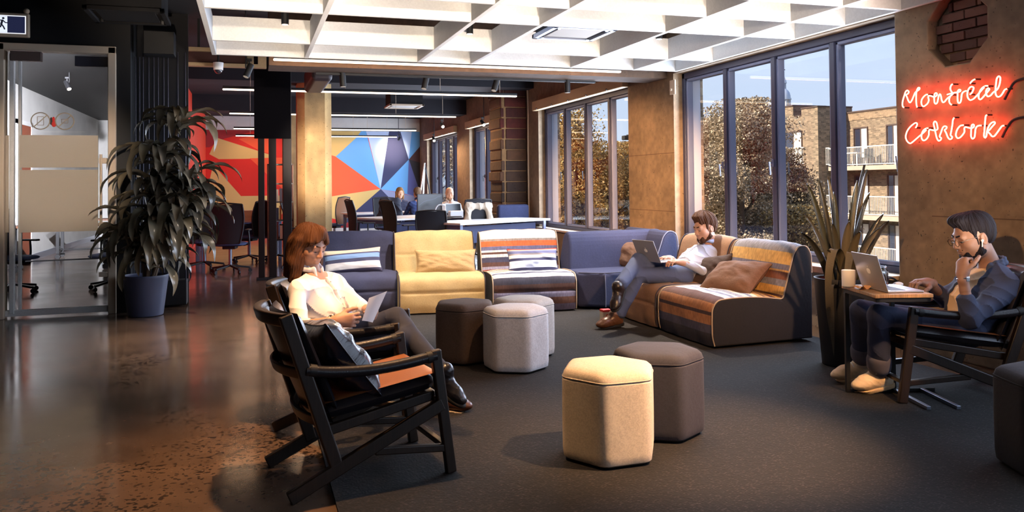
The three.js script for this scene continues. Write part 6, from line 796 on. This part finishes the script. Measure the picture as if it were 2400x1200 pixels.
{ // steel posts with a dark header panel, and the book shelf behind
  const t = thing('post_frame', 'three dark steel posts carrying a black header panel behind the reading woman', 'partition', [0, 0, -12.33]); for (const [a, b] of [[0.113, 0.2], [0.261, 0.365], [0.459, 0.58]]) { P('post', box(a, b, 0.03, 3.4, -0.05, 0.05, 0.006), phys(0x1c1312, 0.55, { specularIntensity: 0.4 }), t); P('base_plate', box(a - 0.03, b + 0.03, 0, 0.035, -0.08, 0.08, 0.005), m.dark, t); } P('header_panel', box(0.06, 0.57, 2.05, 3.4, 0.05, 0.09, 0.004), phys(0x08070a, 0.8, { specularIntensity: 0.15 }), t);
  const s = thing('book_shelf', 'narrow dark shelf with books seen between the steel posts', 'shelf', [0.5, 0, -14.9], 0); for (const x of [-0.2, 0.22]) P('side', box(x - 0.012, x + 0.012, 0, 1.75, -0.14, 0.14), m.woodMid, s); for (const y of [0.42, 0.76, 1.08, 1.4, 1.74]) P('shelf_board', box(-0.2, 0.22, y - 0.012, y + 0.012, -0.14, 0.14), m.woodDark, s);
  for (let r = 0; r < 3; r++) for (let k = 0; k < 6; k++) one('book', box(0.33 + k * 0.055, 0.33 + k * 0.055 + rr(0.03, 0.048), [0.432, 0.772, 1.092][r], [0.432, 0.772, 1.092][r] + rr(0.2, 0.27), -14.98, -14.8, 0.003), mat([0xc8c0b4, 0x8a98b0, 0x6a3a30, 0xe0d8cc, 0x3a4058, 0xb07840][(k + r * 2) % 6], 0.7), ['off-white', 'blue-grey', 'red-brown', 'cream', 'navy', 'ochre'][(k + r * 2) % 6] + ' upright book on the ' + ['lowest', 'middle', 'upper'][r] + ' filled board of the narrow shelf', 'book', 'books on the narrow shelf');
}
// distant people at the desks
function seated(x, z, dx, dz, s = 1) { const f = nor([dx, 0, dz]), r = crs(f, [0, 1, 0]), q = (a, b, c) => [x + f[0] * a + r[0] * c, b * s, z + f[2] * a + r[2] * c]; return { pel: q(0, 0.52, 0), neck: q(0.03, 1.0, 0), head: q(0.07, 1.17, 0), shR: q(0.02, 0.93, 0.18), shL: q(0.02, 0.93, -0.18), elR: q(0.14, 0.7, 0.26), wrR: q(0.36, 0.78, 0.14), elL: q(0.14, 0.7, -0.26), wrL: q(0.36, 0.78, -0.14), hipR: q(0, 0.5, 0.1), hipL: q(0, 0.5, -0.1), knR: q(0.44, 0.52, 0.12), anR: q(0.44, 0.1, 0.12), knL: q(0.44, 0.52, -0.12), anL: q(0.44, 0.1, -0.12), f, r }; }
function desker(label, x, z, dx, dz, col, hairC, o = {}) { const J = seated(x, z, dx, dz); figure({ label, J, S: 1, fine: 2, face: o.face || [dx, -0.2, dz], chest: [dx, 0.1, dz], skin: 0xc99878, hair: hairC, shirt: col, collar: col, trousers: 0x2a2e40, beard: o.beard, fem: o.fem,
  hands: [{ w: J.wrR, el: J.elR, d: J.f, n: [0, -1, 0], right: true, curl: RELAX }, { w: J.wrL, el: J.elL, d: J.f, n: [0, -1, 0], right: false, curl: RELAX }],
  hairShape: ({ L, HS, put, hm, strands, F }) => { const E = (r, u, f, rf, ru, rs, k) => egg(L(r, u, f), [rf * HS, ru * HS, rs * HS], k * HS, F); const pr = [E(0, 0.055, -0.018, 0.104, 0.085, 0.086, 0.03), E(0, 0.0, -0.05, 0.06, 0.085, 0.078, 0.03)]; if (o.fem) pr.push(cone(L(-0.08, 0.02, -0.01), L(-0.085, -0.13, 0), 0.03, 0.03, 0.03), cone(L(0.08, 0.02, -0.01), L(0.085, -0.13, 0), 0.03, 0.03, 0.03)); if (o.bald) pr[0] = E(0, 0.02, -0.045, 0.07, 0.06, 0.08, 0.02); pr.push(minus(E(0, -0.015, 0.09, 0.075, 0.09, 0.07, 0.012))); put('hair', pr, hm, 0.008, strands(0.003, 24)); },
  extra: ({ put, P3, J: j }) => { for (const s of ['R', 'L']) shoe(put, P3, j['an' + s], add3(add3(j['an' + s], J.f, 0.15), [0, -0.06, 0]), 1, m.black, m.rubber); } }); }
desker('bald man behind the white laptop at the farther desk', 3.86, -16.1, -0.15, 1, 0xd8d4d0, 0x8a6a50, { bald: 1, beard: 1 });
desker('fair-haired woman in a dark jumper facing us at the far desk', 3.4, -19.35, 0.15, 1, 0x2a2c40, 0x8a6238, { fem: 1 });
desker('grey-haired man in a blue sweater with his back to us at the far desk', 3.55, -17.75, -0.1, -1, 0x2c3c68, 0x6a5440);
{ const J = {}; one('dark_coat', net([cone([2.62, 1.02, -16.85], [2.9, 1.02, -16.8], 0.09, 0.09, 0.06), cone([2.58, 0.7, -16.8], [2.66, 1.0, -16.82], 0.1, 0.08, 0.06), cone([2.95, 0.7, -16.75], [2.88, 1.0, -16.8], 0.1, 0.08, 0.06)], 0.014, folds(0.014, 26, 2)), fab2(0x2c303e), 'dark coat slung over a chair behind the white desks', 'coat'); officeChair('office chair under the dark coat behind the white desks', 2.76, -17.05, 10 * D2); }
// ---------- ceiling fittings ----------
function hang(a, b) { const q = new THREE.Group(); const w = P('drop_rod', rod([0.0, a, 0], [0, b, 0], 0.008), m.black, q); q.remove(w); return w; }
function cassette(label, x, y, z, w, d, M1 = m.steel, M2 = mat(0xa8a29a, 0.6)) { const t = thing('ceiling_cassette', label, 'air unit', [x, y, z]); P('frame', M([box(-w / 2, w / 2, 0, 0.04, -d / 2, -d / 2 + 0.05, 0.006), box(-w / 2, w / 2, 0, 0.04, d / 2 - 0.05, d / 2, 0.006), box(-w / 2, -w / 2 + 0.05, 0, 0.04, -d / 2, d / 2, 0.006), box(w / 2 - 0.05, w / 2, 0, 0.04, -d / 2, d / 2, 0.006)]), M1, t); P('grille', box(-w / 2 + 0.1, w / 2 - 0.1, 0.012, 0.03, -d / 2 + 0.1, d / 2 - 0.1, 0.004), M2, t); P('casing', box(-w / 2 + 0.03, w / 2 - 0.03, 0.035, 0.3, -d / 2 + 0.03, d / 2 - 0.03), m.dark, t); for (const [a, b] of [[-1, -1], [1, -1], [-1, 1], [1, 1]]) P('clip', box(a * (w / 2 - 0.08) - 0.012, a * (w / 2 - 0.08) + 0.012, 0.0, 0.05, b * (d / 2 - 0.08) - 0.012, b * (d / 2 - 0.08) + 0.012), m.chrome, t); return t; }
cassette('steel framed air cassette hung in a bay of the white grid', 2.97, 2.78, -7.2, 0.64, 0.62);
cassette('dark framed air cassette on the ceiling over the nearest desks', 3.15, 3.1, -12.0, 0.75, 0.75, m.beigeMetal); cassette('small air cassette on the ceiling farther over the desks', 3.2, 3.05, -17.5, 0.75, 0.75, m.beigeMetal);
cassette('black air cassette on the dark ceiling above the glass door', -1.19, 3.12, -9.2, 0.75, 0.75, m.dark, m.dark);
{ const c = thing('dome_camera', 'white dome camera hanging below the wooden transom', 'camera', [-0.36, 2.74, -10.4]); P('mount', cyl(0.055, 0.06, 0.03, 0.12), m.paper, c); P('bracket', rod([0, 0.1, 0], [0, 0.68, 0], 0.012), m.dark, c); P('dome', sph(0.046, 0, 0.03, 0, 18), phys(0x30303a, 0.05, { clearcoat: 1 }), c);
  const tf9 = thing('transom_box', 'beige framed transom box under the dark ceiling left of the grid', 'transom', [0, 0, 0]); P('frame', [box(-0.73, 0.2, 2.82, 2.865, -10.55, -10.45, 0.006), box(-0.73, 0.2, 3.0, 3.05, -10.55, -10.45, 0.006), box(-0.02, 0.05, 2.86, 3.0, -10.55, -10.45), box(0.1, 0.2, 2.86, 3.0, -10.55, -10.45), box(-0.73, -0.02, 2.86, 3.0, -10.56, -10.54)], m.header, tf9); P('panel', box(-0.72, -0.03, 2.866, 2.999, -10.538, -10.5), mat(0x4a2a24, 0.8), tf9, 'red-brown panel'); P('hanger', [box(-0.6, -0.57, 3.05, 3.41, -10.52, -10.48), box(0.1, 0.13, 3.05, 3.41, -10.52, -10.48)], m.dark, tf9);
  one('duct', [box(0.72, 0.98, 2.65, 2.95, -11.6, -10.2, 0.06), box(0.76, 0.94, 2.9, 3.41, -10.7, -10.4), box(0.76, 0.94, 2.9, 3.41, -11.5, -11.2)], mat(0x3a3236, 0.5), 'dark boxy duct beside the top of the concrete column', 'duct'); }
one('spot_track', box(0.72, 4.2, 2.63, 2.655, -9.52, -9.48, 0.003), m.black, 'black lamp track under the beam behind the white grid', 'track');
{ const o = [[1.03, [0.05, -1, 0.0], 'left end of the track, beside the column'], [1.98, [-0.25, -1, 0.15], 'second from the column'], [2.85, [-0.35, -1, 0.2], 'third from the column'], [3.82, [0, -1, 0.02], 'right end of the track by the pier']]; for (const [x, d, w] of o) trackSpot('track_spotlight', 'black spotlight head on the beam track, ' + w, [x, 2.5, -9.5], d, 0.25, 0, 0.5); trackSpot('track_spotlight', 'black spotlight head left of the concrete column below the transom', [-0.04, 2.6, -9.65], [-0.4, -1, 0.2], 0.25, 0, 0.5).add(hang(0.1, 0.83)); }
for (const [x, y, z, d, I, w] of [[3.95, 2.6, -17.0, [0.05, -0.5, 0.9], 30, 'second window'], [4.75, 2.62, -16.6, [0.1, -0.6, 0.8], 25, 'block pillar'], [4.55, 2.5, -20.6, [0, -0.6, 0.8], 25, 'farthest windows']]) trackSpot('glaring_spotlight', 'small glaring spotlight under the dark ceiling near the ' + w, [x, y, z], d, 30, I, 0.8, WARM).add(hang(0.1, 3.41 - y));
trackSpot('mural_spotlight', 'dark spotlight head that lights the blue part of the mural', [4.15, 2.7, -23.6], [0.0, -0.25, -1], 0.3, 14, 0.5, WHITE).add(hang(0.1, 0.71));
{ // glass room: lamp, folding tables, stools, wooden door
  for (const [x, d, I, w] of [[-1.7, [-1, -0.75, -1.2], 160, 'nearer part'], [-1.9, [-0.6, -0.42, -1.6], 330, 'middle'], [-2.3, [-0.3, -0.28, -1.9], 600, 'far end']]) trackSpot('room_spotlight', 'unseen spotlight inside over the glass door aimed at the ' + w + ' of the white wall', [x, 3.05, -10.35], d, 1, I, 0.36, 0xf0f2ff);  // out of view, placed to brighten the white wall of the room
  trackSpot('room_spotlight', 'small lit spotlight seen through the top of the glass door', [-2.75, 2.95, -14.5], [0.5, -1, 0.6], 14, 0, 0.5).add(hang(0.1, 0.28));
  const ft = (label, x, z, ry) => { const t = thing('folding_table', label, 'table', [x, 0, z], ry); P('table_top', box(-0.8, 0.8, 0.72, 0.75, -0.35, 0.35, 0.006), m.woodMid, t); for (const sx of [-0.65, 0.65]) { for (const sz of [-0.28, 0.28]) { P('leg', box(sx - 0.03, sx + 0.03, 0.1, 0.72, sz - 0.02, sz + 0.02, 0.004), m.black, t); P('caster', [cyl(0.045, 0.045, -0.015, 0.015, 0, 0, 16).rotateX(Math.PI / 2).translate(sx, 0.045, sz), rod([sx, 0.05, sz], [sx, 0.12, sz], 0.012)], m.black, t); } } P('rail', M([rod([-0.65, 0.16, 0], [0.65, 0.16, 0], 0.012), rod([-0.65, 0.16, -0.28], [-0.65, 0.16, 0.28], 0.012), rod([0.65, 0.16, -0.28], [0.65, 0.16, 0.28], 0.012)]), m.black, t); return t; };
  ft('folding table on casters in the glass room, the nearer one', -3.0, -15.3, 0.1); ft('folding table on casters in the glass room, the farther one', -2.9, -17.9, 0.05);
  officeChair('office chair at the left edge inside the glass room', -2.95, -12.1, 60 * D2); const rc = officeChair('dark office chair just inside the glass room beside the door handle', -1.75, -12.0, 250 * D2);
  const d = new THREE.Group(); d.name = 'door_2'; d.userData.kind = 'structure'; scene.add(d); S('door_frame', M([box(-3.93, -3.9, 0, 2.6, -17.35, -17.25), box(-3.93, -3.9, 0, 2.6, -16.35, -16.25), box(-3.93, -3.9, 2.52, 2.6, -17.35, -16.25)]), m.white, d); S('door_leaf', box(-3.93, -3.91, 0, 2.52, -17.25, -16.35), mat(0x8a4a30, 0.6), d);
  S('door_leaf', box(-3.3, -2.5, 0, 2.3, -24.5, -24.46), m.woodMid, d); S('column_room', box(-2.3, -1.9, 0, 3.2, -22.6, -22.2), m.plaster);
}
renderer.render(scene, camera);
